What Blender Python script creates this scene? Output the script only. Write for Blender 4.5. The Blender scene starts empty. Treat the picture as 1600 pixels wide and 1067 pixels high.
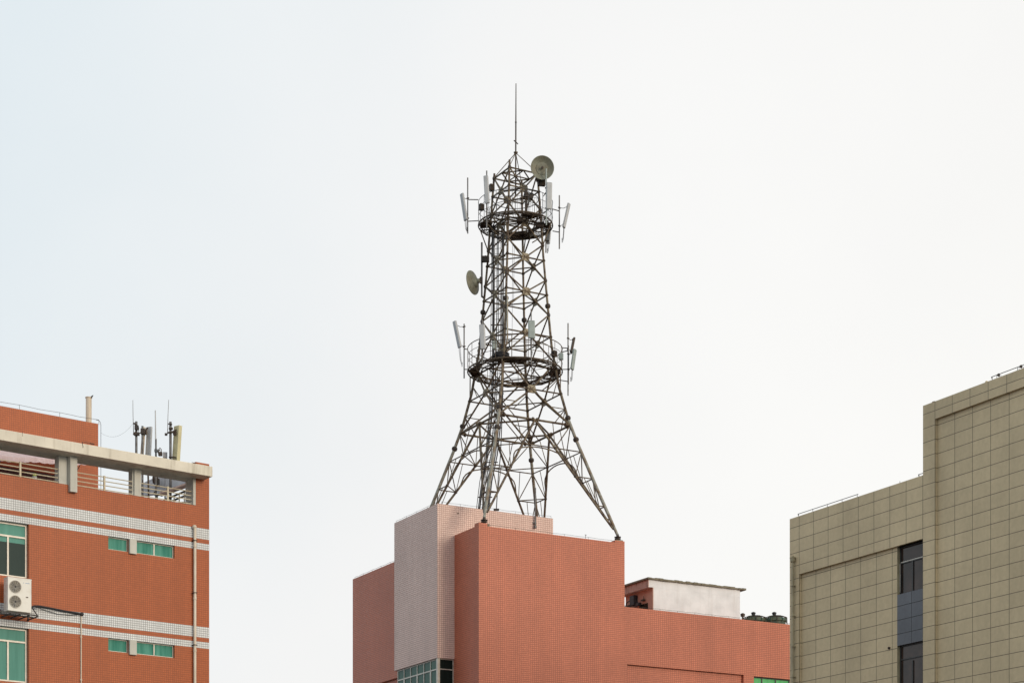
import bpy, bmesh, math, random
from mathutils import Vector, Matrix
random.seed(7)
rnd = random.Random(11)
C = bpy.context.scene.collection
EYE = 1.6          # camera height above the ground, m
FPX = 3019.0       # focal length in photo pixels
HZ = 1510.0        # horizon row (the camera is level, with a raised lens)

def at(px, py, Y):
    """photo reading + distance -> point in the place"""
    return Vector(((px-800)/FPX*Y, Y, (HZ-py)/FPX*Y+EYE))

# ------------------------------------------------------------------ frames
class Frame:
    def __init__(s, o, d, n):
        s.o = Vector((o[0], o[1])); s.d = Vector(d).normalized(); s.n = Vector(n).normalized()
    def pt(s, a, d, z):                 # a along the wall, d outward, z above eye level
        p = s.o + s.d*a + s.n*d
        return Vector((p.x, p.y, z+EYE))
    def at(s, px, py, d=0.0):           # photo reading on the plane at offset d -> (a, z)
        k = (px-800)/FPX
        o = s.o + s.n*d
        a = (k*o.y-o.x)/(s.d.x-k*s.d.y)
        Y = o.y+s.d.y*a
        return a, (HZ-py)/FPX*Y

U = Vector((.8729, .4879)); V = Vector((-.4879, .8729))
FA = Frame((-1.722, 100), U, (U.y, -U.x))            # centre building, right-hand faces
FRR = Frame((11.5, 80), (.4879, -.8729), (-.8729, -.4879))   # right building
FL = Frame((-11.107, 70.88), (-.7944, -.6073), (.6073, -.7944))  # left building
def uv(u, v, z): # centre building coordinates (u right, v back)
    return FA.pt(u, -v, z)

# ------------------------------------------------------------------ mesh builder
WL = {}
class MB:
    def __init__(s): s.v = []; s.f = []
    def quad(s, *p):
        i = len(s.v); s.v += [Vector(q) for q in p]; s.f.append(tuple(range(i, i+len(p))))
    def hexa(s, b, t):
        i = len(s.v); s.v += [Vector(q) for q in b]+[Vector(q) for q in t]
        n = len(b)
        s.f.append(tuple(i+k for k in range(n))[::-1]); s.f.append(tuple(i+n+k for k in range(n)))
        for k in range(n):
            m = (k+1) % n; s.f.append((i+k, i+m, i+n+m, i+n+k))
    def boxf(s, fr, a0, a1, d0, d1, z0, z1):
        s.hexa([fr.pt(a0,d0,z0), fr.pt(a1,d0,z0), fr.pt(a1,d1,z0), fr.pt(a0,d1,z0)],
               [fr.pt(a0,d0,z1), fr.pt(a1,d0,z1), fr.pt(a1,d1,z1), fr.pt(a0,d1,z1)])
    def obox(s, c, ax, ay, az, sx, sy, sz):
        c = Vector(c); ax = Vector(ax).normalized()*sx/2; ay = Vector(ay).normalized()*sy/2; az = Vector(az).normalized()*sz/2
        q = [-ax-ay, ax-ay, ax+ay, -ax+ay]
        s.hexa([c+p-az for p in q], [c+p+az for p in q])
    def tube(s, a, b, r, n=7, r2=None):
        s.poly([a, b], [r, r if r2 is None else r2], n)
    def poly(s, pts, r, n=7, closed=False):
        pts = [Vector(p) for p in pts]; m = len(pts)
        if not isinstance(r, (list, tuple)): r = [r]*m
        i0 = len(s.v)
        t0 = (pts[1]-pts[0]).normalized()
        ref = Vector((0,0,1)) if abs(t0.z) < .9 else Vector((1,0,0))
        x = t0.cross(ref).normalized()
        for k, p in enumerate(pts):
            if closed: t = (pts[(k+1)%m]-pts[k-1]).normalized()
            elif k == 0: t = t0
            elif k == m-1: t = (pts[-1]-pts[-2]).normalized()
            else: t = ((pts[k+1]-p).normalized()+(p-pts[k-1]).normalized()).normalized()
            x = (x-t*x.dot(t)).normalized(); y = t.cross(x)
            for j in range(n):
                a = 2*math.pi*j/n
                s.v.append(p+(x*math.cos(a)+y*math.sin(a))*r[k])
        for k in range(m if closed else m-1):
            k2 = (k+1) % m
            for j in range(n):
                j2 = (j+1) % n
                s.f.append((i0+k*n+j, i0+k*n+j2, i0+k2*n+j2, i0+k2*n+j))
        if not closed:
            s.f.append(tuple(i0+j for j in range(n))[::-1]); s.f.append(tuple(i0+(m-1)*n+j for j in range(n)))
    def ring(s, c, R, r, n=40, m=6):
        c = Vector(c)
        s.poly([c+Vector((R*math.cos(2*math.pi*k/n), R*math.sin(2*math.pi*k/n), 0)) for k in range(n)], r, m, True)
    def lathe(s, o, ax, prof, n=24, cap=True):
        o = Vector(o); ax = Vector(ax).normalized()
        ref = Vector((0,0,1)) if abs(ax.z) < .9 else Vector((1,0,0))
        x = ax.cross(ref).normalized(); y = ax.cross(x)
        i0 = len(s.v)
        for (d, r) in prof:
            for j in range(n):
                a = 2*math.pi*j/n
                s.v.append(o+ax*d+(x*math.cos(a)+y*math.sin(a))*max(r, 1e-4))
        for k in range(len(prof)-1):
            for j in range(n):
                j2 = (j+1) % n
                s.f.append((i0+k*n+j, i0+k*n+j2, i0+(k+1)*n+j2, i0+(k+1)*n+j))
        if cap:
            s.f.append(tuple(i0+j for j in range(n))[::-1]); s.f.append(tuple(i0+(len(prof)-1)*n+j for j in range(n)))
    def ball(s, c, r, n=10, sz=1.0):
        s.lathe(Vector(c)-Vector((0,0,r*sz)), (0,0,1), [(r*sz*(1-math.cos(math.pi*k/7)), r*math.sin(math.pi*k/7)) for k in range(8)], n)
    def wall(s, fr, a0, a1, z0, z1, d=0.0, holes=()):
        """rectangular wall with holes (a0,a1,z0,z1,depth,back): reveals go inward; back=True closes a blind recess"""
        A = sorted(set([a0, a1]+[min(max(x, a0), a1) for h in holes for x in h[:2]]))
        Z = sorted(set([z0, z1]+[min(max(x, z0), z1) for h in holes for x in h[2:4]]))
        for i in range(len(A)-1):
            for j in range(len(Z)-1):
                am = (A[i]+A[i+1])/2; zm = (Z[j]+Z[j+1])/2
                if any(h[0] < am < h[1] and h[2] < zm < h[3] for h in holes): continue
                s.quad(fr.pt(A[i],d,Z[j]), fr.pt(A[i+1],d,Z[j]), fr.pt(A[i+1],d,Z[j+1]), fr.pt(A[i],d,Z[j+1]))
        for (h0, h1, g0, g1, dep, back) in holes:
            e = d-dep
            s.quad(fr.pt(h0,d,g0), fr.pt(h0,e,g0), fr.pt(h0,e,g1), fr.pt(h0,d,g1))
            s.quad(fr.pt(h1,d,g0), fr.pt(h1,e,g0), fr.pt(h1,e,g1), fr.pt(h1,d,g1))
            s.quad(fr.pt(h0,d,g0), fr.pt(h1,d,g0), fr.pt(h1,e,g0), fr.pt(h0,e,g0))
            s.quad(fr.pt(h0,d,g1), fr.pt(h1,d,g1), fr.pt(h1,e,g1), fr.pt(h0,e,g1))
            if back: s.quad(fr.pt(h0,e,g0), fr.pt(h1,e,g0), fr.pt(h1,e,g1), fr.pt(h0,e,g1))
    def build(s, name, mat, parent=None, fr=None, ua=0.0, uz=0.0, smooth=False, bevel=0, base=None):
        me = bpy.data.meshes.new(name)
        off = Vector((0,0,0))
        if parent is not None: off = WL[parent.name]
        elif base is not None: off = Vector(base)
        me.from_pydata([tuple(v-off) for v in s.v], [], s.f)
        lay = me.uv_layers.new(name='UVMap')
        o = bpy.data.objects.new(name, me); C.objects.link(o)
        for p in me.polygons:
            nn = p.normal
            for li in p.loop_indices:
                w = me.vertices[me.loops[li].vertex_index].co+off
                if fr is not None:
                    q = Vector((w.x, w.y))-fr.o
                    if abs(nn.z) > .7: c = (q.dot(fr.d)-ua, q.dot(fr.n))
                    elif abs(nn.x*fr.n.x+nn.y*fr.n.y) > .7: c = (q.dot(fr.d)-ua, w.z-EYE-uz)
                    else: c = (q.dot(fr.n), w.z-EYE-uz)
                else:
                    c = (w.x+w.y, w.z)
                lay.data[li].uv = c
        bm = bmesh.new(); bm.from_mesh(me)
        bmesh.ops.recalc_face_normals(bm, faces=bm.faces)
        bm.to_mesh(me); bm.free()
        if smooth:
            for p in me.polygons: p.use_smooth = True
            try: me.set_sharp_from_angle(angle=math.radians(40))
            except Exception: pass
        if bevel:
            m = o.modifiers.new('bevel', 'BEVEL'); m.width = bevel; m.segments = 2; m.limit_method = 'ANGLE'
        me.materials.append(mat)
        if parent is not None: o.parent = parent
        elif base is not None: o.location = off
        WL[o.name] = off
        return o

def thing(name, label, cat, loc, group=None):
    o = bpy.data.objects.new(name, None); C.objects.link(o)
    o.empty_display_size = .3
    o.location = loc; WL[o.name] = Vector(loc)
    o['label'] = label; o['category'] = cat
    if group: o['group'] = group
    return o
def tag(o, label, cat, group=None):
    o['label'] = label; o['category'] = cat
    if group: o['group'] = group
    return o

# ------------------------------------------------------------------ materials
def new_mat(name):
    m = bpy.data.materials.new(name); m.use_nodes = True
    nt = m.node_tree; b = nt.nodes['Principled BSDF']
    return m, nt, b
def N(nt, t, **kw):
    n = nt.nodes.new(t)
    for k, v in kw.items(): setattr(n, k, v)
    return n
def mixc(nt, a, b, f, mode='MIX'):
    n = N(nt, 'ShaderNodeMix', data_type='RGBA', blend_type=mode)
    for sock, val in ((n.inputs[6], a), (n.inputs[7], b), (n.inputs[0], f)):
        if hasattr(val, 'links'): nt.links.new(val, sock)
        elif isinstance(val, (int, float)): sock.default_value = val
        else: sock.default_value = (*val, 1)
    return n.outputs[2]
def noise(nt, scale=(1,1,1), s=1.0, det=4, rough=.55):
    g = N(nt, 'ShaderNodeNewGeometry'); mp = N(nt, 'ShaderNodeMapping')
    mp.inputs['Scale'].default_value = scale
    n = N(nt, 'ShaderNodeTexNoise'); n.inputs['Scale'].default_value = s; n.inputs['Detail'].default_value = det; n.inputs['Roughness'].default_value = rough
    nt.links.new(g.outputs['Position'], mp.inputs[0]); nt.links.new(mp.outputs[0], n.inputs['Vector'])
    return n.outputs['Fac']
def ramp(nt, fac, p0, c0, p1, c1):
    r = N(nt, 'ShaderNodeValToRGB'); e = r.color_ramp.elements
    e[0].position = p0; e[1].position = p1
    e[0].color = (c0, c0, c0, 1) if isinstance(c0, (int, float)) else (*c0, 1)
    e[1].color = (c1, c1, c1, 1) if isinstance(c1, (int, float)) else (*c1, 1)
    nt.links.new(fac, r.inputs[0]); return r.outputs[0]
def mth(nt, op, a, b=0.0, c=None):
    n = N(nt, 'ShaderNodeMath', operation=op)
    for i, v in enumerate((a, b, c)):
        if v is None: continue
        if hasattr(v, 'links'): nt.links.new(v, n.inputs[i])
        else: n.inputs[i].default_value = v
    return n.outputs[0]

def tile_mat(name, col, grout, w, h, mortar, var=.08, bands=None, rough=.45, streak=.12, patch=.14, spec=.3):
    m, nt, b = new_mat(name)
    tc = N(nt, 'ShaderNodeUVMap'); br = N(nt, 'ShaderNodeTexBrick')
    br.offset = 0; br.squash = 1; br.offset_frequency = 2
    nt.links.new(tc.outputs[0], br.inputs['Vector'])
    br.inputs['Scale'].default_value = 1
    br.inputs['Brick Width'].default_value = w; br.inputs['Row Height'].default_value = h
    br.inputs['Mortar Size'].default_value = mortar; br.inputs['Mortar Smooth'].default_value = .1
    br.inputs['Color1'].default_value = (1-var,)*3+(1,); br.inputs['Color2'].default_value = (1+var,)*3+(1,)
    br.inputs['Mortar'].default_value = (1,1,1,1)
    base = col
    if bands:
        sx = N(nt, 'ShaderNodeSeparateXYZ'); nt.links.new(tc.outputs[0], sx.inputs[0])
        vv = mth(nt, 'FLOORED_MODULO', mth(nt, 'MULTIPLY', sx.outputs[1], -1.0), 3.6)
        b1 = mth(nt, 'LESS_THAN', vv, .392)
        b2 = mth(nt, 'MULTIPLY', mth(nt, 'GREATER_THAN', vv, .548), mth(nt, 'LESS_THAN', vv, .783))
        bf = mth(nt, 'MAXIMUM', b1, b2)
        base = mixc(nt, col, bands[0], bf)
        grout = mixc(nt, grout, bands[1], bf)
    c = mixc(nt, base, br.outputs['Color'], 1.0, 'MULTIPLY')
    pn = ramp(nt, noise(nt, (1,1,1), .35, 5), .3, 1-patch, .7, 1+patch*.6)
    c = mixc(nt, c, pn, 1.0, 'MULTIPLY')
    sn = ramp(nt, noise(nt, (2.2,2.2,.12), 1.0, 4), .35, 1-streak, .65, 1.0)
    c = mixc(nt, c, sn, 1.0, 'MULTIPLY')
    fn = ramp(nt, noise(nt, (1,1,1), 6.0, 3), .3, .95, .7, 1.05)
    c = mixc(nt, c, fn, 1.0, 'MULTIPLY')
    c = mixc(nt, c, grout, br.outputs['Fac'])
    nt.links.new(c, b.inputs['Base Color'])
    b.inputs['Roughness'].default_value = rough; b.inputs['Specular IOR Level'].default_value = spec
    bp = N(nt, 'ShaderNodeBump'); bp.inputs['Strength'].default_value = .4; bp.inputs['Distance'].default_value = .01
    nt.links.new(mth(nt, 'SUBTRACT', 1.0, br.outputs['Fac']), bp.inputs['Height']); nt.links.new(bp.outputs[0], b.inputs['Normal'])
    return m

def plain(name, c1, c2=None, rough=.6, metal=0.0, sc=(1,1,1), s=2.0, lo=.35, hi=.65, spec=.4, fine=0.0):
    m, nt, b = new_mat(name)
    c2 = c2 or tuple(x*.8 for x in c1)
    f = ramp(nt, noise(nt, sc, s, 6, .6), lo, 0.0, hi, 1.0)
    c = mixc(nt, c1, c2, f)
    if fine:
        c = mixc(nt, c, ramp(nt, noise(nt, (1,1,1), 9.0, 5), .3, 1-fine, .7, 1+fine), 1.0, 'MULTIPLY')
    nt.links.new(c, b.inputs['Base Color'])
    b.inputs['Roughness'].default_value = rough; b.inputs['Metallic'].default_value = metal
    b.inputs['Specular IOR Level'].default_value = spec
    return m

def concrete_mat(name, c1, dirt, amount=.5, s=1.0):
    m, nt, b = new_mat(name)
    c = mixc(nt, c1, tuple(x*.86 for x in c1), ramp(nt, noise(nt, (1,1,1), 1.3, 6), .35, 0.0, .65, 1.0))
    st = ramp(nt, noise(nt, (3.5,3.5,.35), s, 6, .65), .52, 0.0, .75, amount)
    c = mixc(nt, c, dirt, st)
    sp = ramp(nt, noise(nt, (1,1,1.6), 4.0, 8, .75), .64, 0.0, .72, amount*.9)
    c = mixc(nt, c, tuple(x*.5 for x in dirt), sp)
    nt.links.new(c, b.inputs['Base Color']); b.inputs['Roughness'].default_value = .85; b.inputs['Specular IOR Level'].default_value = .2
    bp = N(nt, 'ShaderNodeBump'); bp.inputs['Strength'].default_value = .3; bp.inputs['Distance'].default_value = .02
    nt.links.new(noise(nt, (1,1,1), 8.0, 6), bp.inputs['Height']); nt.links.new(bp.outputs[0], b.inputs['Normal'])
    return m

def curtain_glass(name, c1, c2, rough=.12, low=None, zsplit=None, sc=(5,5,.4), spec=.16):
    m, nt, b = new_mat(name)
    f = ramp(nt, noise(nt, sc, 1.0, 3), .35, 0.0, .65, 1.0)
    c = mixc(nt, c1, c2, f)
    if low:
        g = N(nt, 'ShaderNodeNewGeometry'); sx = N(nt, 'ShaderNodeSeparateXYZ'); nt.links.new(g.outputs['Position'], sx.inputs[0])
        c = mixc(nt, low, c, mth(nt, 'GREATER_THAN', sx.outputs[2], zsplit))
    nt.links.new(c, b.inputs['Base Color'])
    b.inputs['Roughness'].default_value = rough; b.inputs['Specular IOR Level'].default_value = spec
    return m

M = {}
M['red'] = tile_mat('salmon_tile', (.57,.178,.102), (.29,.09,.058), .128, .104, .013, var=.05, patch=.12, streak=.10)
M['pink'] = tile_mat('pink_tile', (.79,.59,.52), (.38,.25,.22), .116, .108, .014, patch=.10, var=.05, streak=.10, spec=.3)
for bn, bd in (('brick', ((.74,.77,.78), (.24,.25,.27))), ('brick_plain', None)):
    M[bn] = tile_mat('orange_tile', (.45,.116,.037), (.26,.07,.028), .083, .0783, .0085, var=.05, bands=bd, patch=.08)
M['olive'] = tile_mat('olive_panel', (.62,.505,.32), (.13,.107,.078), .943, .534, .012, var=.04, rough=.55, streak=.07, patch=.12, spec=.25)
M['grey_panel'] = tile_mat('slate_panel', (.135,.145,.165), (.02,.02,.02), .943, .534, .014, var=.05, rough=.4)
M['concrete'] = concrete_mat('weathered_concrete', (.76,.72,.62), (.26,.22,.16), .55)
M['column'] = concrete_mat('column_paint', (.60,.60,.55), (.30,.28,.22), .35)
M['plaster'] = concrete_mat('white_plaster', (.78,.80,.83), (.50,.48,.46), .35)
M['stain'] = concrete_mat('stained_fascia', (.58,.42,.36), (.05,.035,.03), 1.0, 2.6)
M['pinkwall'] = concrete_mat('pink_plaster', (.62,.42,.34), (.25,.13,.08), .4)
M['slabedge'] = concrete_mat('mossy_slab', (.22,.20,.15), (.05,.045,.035), .8)
M['roof'] = plain('roof_screed', (.3,.29,.27), (.22,.21,.2), .9)
M['steel'] = plain('weathered_steel', (.22,.18,.12), (.05,.028,.018), .55, .2, s=4.5, lo=.36, hi=.60, fine=.3)
M['steel_grey'] = plain('galvanised_leg', (.27,.27,.235), (.17,.105,.055), .45, .35, s=2.2, lo=.42, hi=.66, fine=.2)
M['gusset'] = plain('gusset_paint', (.28,.25,.18), (.14,.08,.045), .6, .1, s=4, lo=.5, hi=.75, fine=.2)
M['darksteel'] = plain('dark_steel', (.045,.042,.04), (.07,.045,.03), .55, .3, s=5)
M['grating'] = plain('dark_grating', (.11,.088,.062), (.055,.036,.024), .65, .2, s=3)
M['pole'] = plain('pole_galvanised', (.13,.14,.15), (.07,.06,.055), .45, .5, s=5)
M['panel'] = plain('antenna_radome', (.46,.48,.50), (.40,.42,.44), .4, s=3)
M['panel_beige'] = plain('beige_radome', (.62,.58,.36), (.50,.46,.28), .5, s=3)
M['panel_green'] = plain('grey_green_radome', (.33,.39,.38), (.27,.32,.31), .45, s=3)
M['dish'] = plain('dish_paint', (.20,.21,.165), (.15,.135,.095), .55, .1, s=2.2, lo=.4, hi=.75, fine=.15)
M['cable'] = plain('black_cable', (.018,.018,.02), (.03,.03,.035), .5, s=8)
M['white_metal'] = plain('ac_white', (.72,.72,.68), (.62,.60,.54), .4, s=3, lo=.5, hi=.8)
M['cream'] = plain('cream_rail', (.62,.57,.44), (.42,.30,.17), .5, s=3, lo=.5, hi=.8)
M['pvc'] = plain('pvc_pipe', (.68,.62,.52), (.52,.44,.34), .45, sc=(1,1,.5), s=2)
M['pvc_olive'] = plain('olive_pipe', (.42,.37,.24), (.30,.26,.17), .5, s=2)
M['alu'] = plain('aluminium_frame', (.55,.53,.48), (.44,.41,.36), .4, .2, s=4)
M['alu_dark'] = plain('dark_frame', (.05,.05,.05), (.035,.035,.035), .4, .2, s=4)
M['teal'] = curtain_glass('teal_curtain_glass', (.035,.20,.15), (.11,.34,.27))
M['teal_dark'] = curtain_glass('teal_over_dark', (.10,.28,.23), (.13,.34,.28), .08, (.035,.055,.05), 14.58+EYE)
M['teal_mid'] = curtain_glass('teal_flat_curtain', (.085,.25,.205), (.11,.30,.25), .1)
M['green'] = curtain_glass('bright_green_film', (.10,.46,.16), (.15,.52,.22), .15)
M['glass_green'] = curtain_glass('green_glass', (.015,.075,.055), (.04,.12,.085), .07, sc=(1.2,1.2,.8))
M['glass_black'] = curtain_glass('black_green_glass', (.006,.014,.012), (.012,.022,.02), .06)
M['glass_dark'] = curtain_glass('dark_glass', (.014,.010,.009), (.06,.036,.028), .02, sc=(1,1,1), spec=.4)
M['awning'] = plain('awning_fabric', (.72,.56,.58), (.62,.46,.49), .8, sc=(6,6,.3), s=1.4)
def fabric():
    m, nt, b = new_mat('awning_fabric')
    c = mixc(nt, (.92,.78,.80), (.82,.66,.69), ramp(nt, noise(nt, (5,5,.4), 1.4, 4), .35, 0.0, .65, 1.0))
    nt.links.new(c, b.inputs['Base Color']); b.inputs['Roughness'].default_value = .9
    tr = nt.nodes.new('ShaderNodeBsdfTranslucent'); nt.links.new(c, tr.inputs['Color'])
    mx = nt.nodes.new('ShaderNodeMixShader'); mx.inputs[0].default_value = .45
    nt.links.new(b.outputs[0], mx.inputs[1]); nt.links.new(tr.outputs[0], mx.inputs[2])
    nt.links.new(mx.outputs[0], nt.nodes['Material Output'].inputs[0])
    return m
M['awning'] = fabric()
M['shed'] = plain('shed_sheet', (.36,.37,.40), (.30,.31,.34), .5, s=2)
M['leaf'] = plain('plant_leaf', (.05,.10,.035), (.09,.13,.05), .5, s=10)
M['asphalt'] = plain('asphalt', (.055,.055,.055), (.04,.04,.04), .9, s=.4)
M['painted_shade'] = plain('maroon_shade', (.075,.022,.018), (.05,.015,.012), .6, s=2)  # near-black maroon, stands for the shade beneath the awning
M['net'] = plain('cooling_green', (.03,.09,.07), (.10,.11,.07), .6, s=4)
M['bucket'] = plain('lime_plastic', (.45,.55,.05), (.40,.48,.05), .4)
M['bird'] = plain('bird_feather', (.03,.03,.035), (.05,.045,.04), .6, s=20)
M['blue'] = plain('logo_ink', (.30,.40,.55), (.30,.40,.55), .5)
M['fan'] = plain('fan_guard', (.20,.18,.14), (.10,.095,.08), .5, s=8)

# ------------------------------------------------------------------ ground
g = MB(); g.quad((-900,-300,0), (900,-300,0), (900,1500,0), (-900,1500,0))
o = g.build('ground', M['asphalt']); o['kind'] = 'structure'

# ------------------------------------------------------------------ helpers for buildings
G0 = -EYE            # ground, relative to the eye
def block(mb, fr, a0, a1, dep, z1, d=0.0, front=(), left=(), par=.7, th=.22, z0=G0):
    """closed block with a parapet; front plane at offset d; front/left = holes"""
    mb.wall(fr, a0, a1, z0, z1, d, front)
    lf = Frame((fr.o+fr.d*a0+fr.n*d), -fr.n, -fr.d)          # left end face, runs inwards
    mb.wall(lf, 0, dep, z0, z1, 0, left)
    rf = Frame((fr.o+fr.d*a1+fr.n*d), -fr.n, fr.d)
    mb.wall(rf, 0, dep, z0, z1, 0)
    bf = Frame((fr.o+fr.n*(d-dep)), fr.d, -fr.n)
    mb.wall(bf, a0, a1, z0, z1, 0)
    zr = z1-par
    e = d-dep
    for (x0, x1, y0, y1) in ((a0, a1, d, d-th), (a0, a1, e+th, e), (a0, a0+th, d-th, e+th), (a1-th, a1, d-th, e+th)):
        mb.quad(fr.pt(x0,y0,z1), fr.pt(x1,y0,z1), fr.pt(x1,y1,z1), fr.pt(x0,y1,z1))
    for (p, q) in (((a0+th,d-th),(a1-th,d-th)), ((a1-th,d-th),(a1-th,e+th)), ((a1-th,e+th),(a0+th,e+th)), ((a0+th,e+th),(a0+th,d-th))):
        mb.quad(fr.pt(p[0],p[1],zr), fr.pt(q[0],q[1],zr), fr.pt(q[0],q[1],z1), fr.pt(p[0],p[1],z1))
    mb.quad(fr.pt(a0+th,d-th,zr), fr.pt(a1-th,d-th,zr), fr.pt(a1-th,e+th,zr), fr.pt(a0+th,e+th,zr))

def wire(parent, fr, a0, a1, d, z, hgt=.14, step=1.3, r=.008, name='lightning_wire', mat='darksteel', sag=.02):
    mb = MB(); n = max(1, round(abs(a1-a0)/step))
    pts = []
    for k in range(n*4+1):
        t = k/(n*4); pts.append(fr.pt(a0+(a1-a0)*t, d, z+hgt-sag*(1-math.cos(2*math.pi*t*n))/2+rnd.uniform(-.004,.004)))
    mb.poly(pts, r, 5)
    for k in range(n+1):
        a = a0+(a1-a0)*k/n
        mb.tube(fr.pt(a, d, z-.02), fr.pt(a, d, z+hgt), r, 5)
    return mb.build(name, M[mat], parent)

def window(parent, fr, a0, a1, z0, z1, d, pane, frame='alu', mull=(), trans=(), w=.05, pane2=None, proud=.05, split=None, thick=None):
    """frame, with its pane as a sub-part; mull: [(a, z0, z1, width)], trans: [(z, width)]"""
    if a0 > a1: a0, a1 = a1, a0
    mb = MB(); f0, f1 = d, d+proud
    mb.boxf(fr, a0, a0+w, f0, f1, z0, z1); mb.boxf(fr, a1-w, a1, f0, f1, z0, z1)
    mb.boxf(fr, a0+w, a1-w, f0, f1, z0, z0+w); mb.boxf(fr, a0+w, a1-w, f0, f1, z1-w, z1)
    for (z, tw) in trans: mb.boxf(fr, a0+w, a1-w, f0+.004, f1+.006, z-tw/2, z+tw/2)
    for (a, m0, m1, mw) in mull: mb.boxf(fr, a-mw/2, a+mw/2, f0+.002, f1+.003, max(m0,z0+w), min(m1,z1-w))
    wo = mb.build('window', M[frame], parent)
    p = MB(); p.boxf(fr, a0+w*.5, a1-w*.5, d+.005, d+.015, z0+w*.5, z1-w*.5)
    p.build('pane', M[pane], wo, fr=fr)
    return wo

# ================================================================== CENTRE BUILDING
cb = thing('tiled_building', 'salmon and pink tiled building block carrying the lattice tower', 'building', (4, 104, 0))
# salmon main block
mb = MB(); block(mb, FA, 0, 8.94, 9.3, 22.85, par=.5)
mb.boxf(FA, 0, .52, -.45, 0, 22.852, 23.0); mb.boxf(FA, 8.33, 8.94, -.5, 0, 22.852, 22.97)
mb.build('main_block', M['red'], cb, fr=FA)
# low right wing (8.94 on)
mb = MB()
floors = [0, -3.7, -7.4, -11.1]
hol = [(9.11, 16.84, G0+.6, 16.36, .16, True)]
for dz in floors: hol.append((17.54, 24.0, 14.6+dz, 16.33+dz, .22, False))
block(mb, FA, 8.942, 25.0, 9.0, 19.45, par=.9, front=hol)
mb.build('low_wing', M['red'], cb, fr=FA)
for dz in floors:
    window(cb, FA, 17.54, 24.0, 14.6+dz, 16.33+dz, -.2, 'green', 'alu_dark', mull=[(18.21+.96*k, 10+dz-20, 17+dz, .07) for k in range(7)], trans=[(15.4+dz,.05)], w=.06)
# pink stair block
PU, PV, PZ = -1.012, 2.726, 24.43
FP = Frame(FA.o+FA.d*PU-FA.n*PV, FA.d, FA.n)          # its right-hand face
FPL = Frame(FP.o, -FA.n, -FA.d)                        # its left-hand face (runs back)
mb = MB()
lo = [ (0.0, 5.225, 13.55-3.7*k, 16.30-3.7*k) for k in range(4)]
# solid bands between the corner windows
def pinkband(mb, z0, z1, top=False):
    mb.wall(FP, 0, 7.07, z0, z1); mb.wall(FPL, 0, 5.225, z0, z1)
    rf = Frame((FP.o+FP.d*7.07), -FP.n, FP.d); mb.wall(rf, 0, 5.225, z0, z1)
    bf = Frame((FP.o-FP.n*5.225), FP.d, -FP.n); mb.wall(bf, 0, 7.07, z0, z1)
    mb.quad(FP.pt(0,0,z0), FP.pt(7.07,0,z0), FP.pt(7.07,-5.225,z0), FP.pt(0,-5.225,z0))
    if not top: mb.quad(FP.pt(0,0,z1), FP.pt(7.07,0,z1), FP.pt(7.07,-5.225,z1), FP.pt(0,-5.225,z1))
block(mb, FP, 0, 7.07, 5.225, PZ, par=.35, th=.2, z0=16.30)
mb.quad(FP.pt(0,0,16.3), FP.pt(7.07,0,16.3), FP.pt(7.07,-5.225,16.3), FP.pt(0,-5.225,16.3))
for k in range(4):
    z1 = 13.55-3.7*k; z0 = max(16.30-3.7*(k+1), G0)
    pinkband(mb, z0, z1)
mb.build('stair_block', M['pink'], cb, fr=FP)
for k in range(4):
    dz = -3.7*k
    zt, zb, tr = 16.298+dz, 13.552+dz, 15.74+dz
    tops = [.19+.80*j for j in range(7)]
    mull = [(a, tr, zt, .06) for a in tops[1:6]]+[(tops[j], zb, tr, .13 if j % 2 else .06) for j in (1,2,3,4,5)]
    # the left face starts beyond the glazed corner post
    window(cb, FPL, .02, 5.0, zb, zt, -.14, 'glass_green', 'alu', mull=mull, trans=[(tr,.07)], w=.06)
    window(cb, FP, .10, 1.01, zb, zt, -.14, 'glass_black', 'alu', trans=[(tr,.05)], w=.05)
    p = MB(); p.boxf(FP, -.02+.05, .17, -.2, -.03, zb, zt); p.build('corner_post', M['alu'], cb)
# small weep hole with its rust mark and the downpipe on the pink face
a, z = FP.at(715.5, 801.5)
p = MB(); p.lathe(FP.pt(a, -.02, z), (FP.n.x, FP.n.y, 0), [(0,.035),(.05,.035),(.05,.025),(.0,.02)], 12); p.build('weep_pipe', M['darksteel'], cb)
a, z1 = FP.at(836.4, 762, .12); z0 = FP.at(836.4, 824, .12)[1]
p = MB(); p.tube(FP.pt(a,.12,z0), FP.pt(a,.12,z1), .045, 10); p.tube(FP.pt(a,.12,z0-.03), FP.pt(a,.12,z0+.10), .075, 10)
p.boxf(FP, a-.09, a+.09, -.0, .10, 23.2, 23.28); p.boxf(FP, a-.09, a+.09, -.0, .10, 24.0, 24.08)
tag(p.build('mast_pipe', M['pole'], None, base=FP.pt(a,.12,z0)), 'short grey pipe clamped to the pink wall below the tower', 'pipe')
# far left wing
FW = Frame(FP.o+FP.d*.25, -FA.n, -FA.d)
mb = MB()
w0, w1 = 5.0, 11.28
mb.wall(FW, w0, w1, G0, 22.43, 0, [(5.25, 8.9, G0+.6, 15.97, .16, True)])
q = Frame(FW.o+FW.d*w1, FA.d, -FA.n); mb.wall(q, 0, 6.5, G0, 22.43)
mb.quad(FW.pt(w0,0,22.43), FW.pt(w1,0,22.43), FW.pt(w1,-6.5,22.43), FW.pt(w0,-6.5,22.43))
q = Frame(FW.o-FW.n*6.5, FW.d, -FW.n); mb.wall(q, w0, w1, G0, 22.43)
mb.build('side_wing', M['red'], cb, fr=FW)
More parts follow.
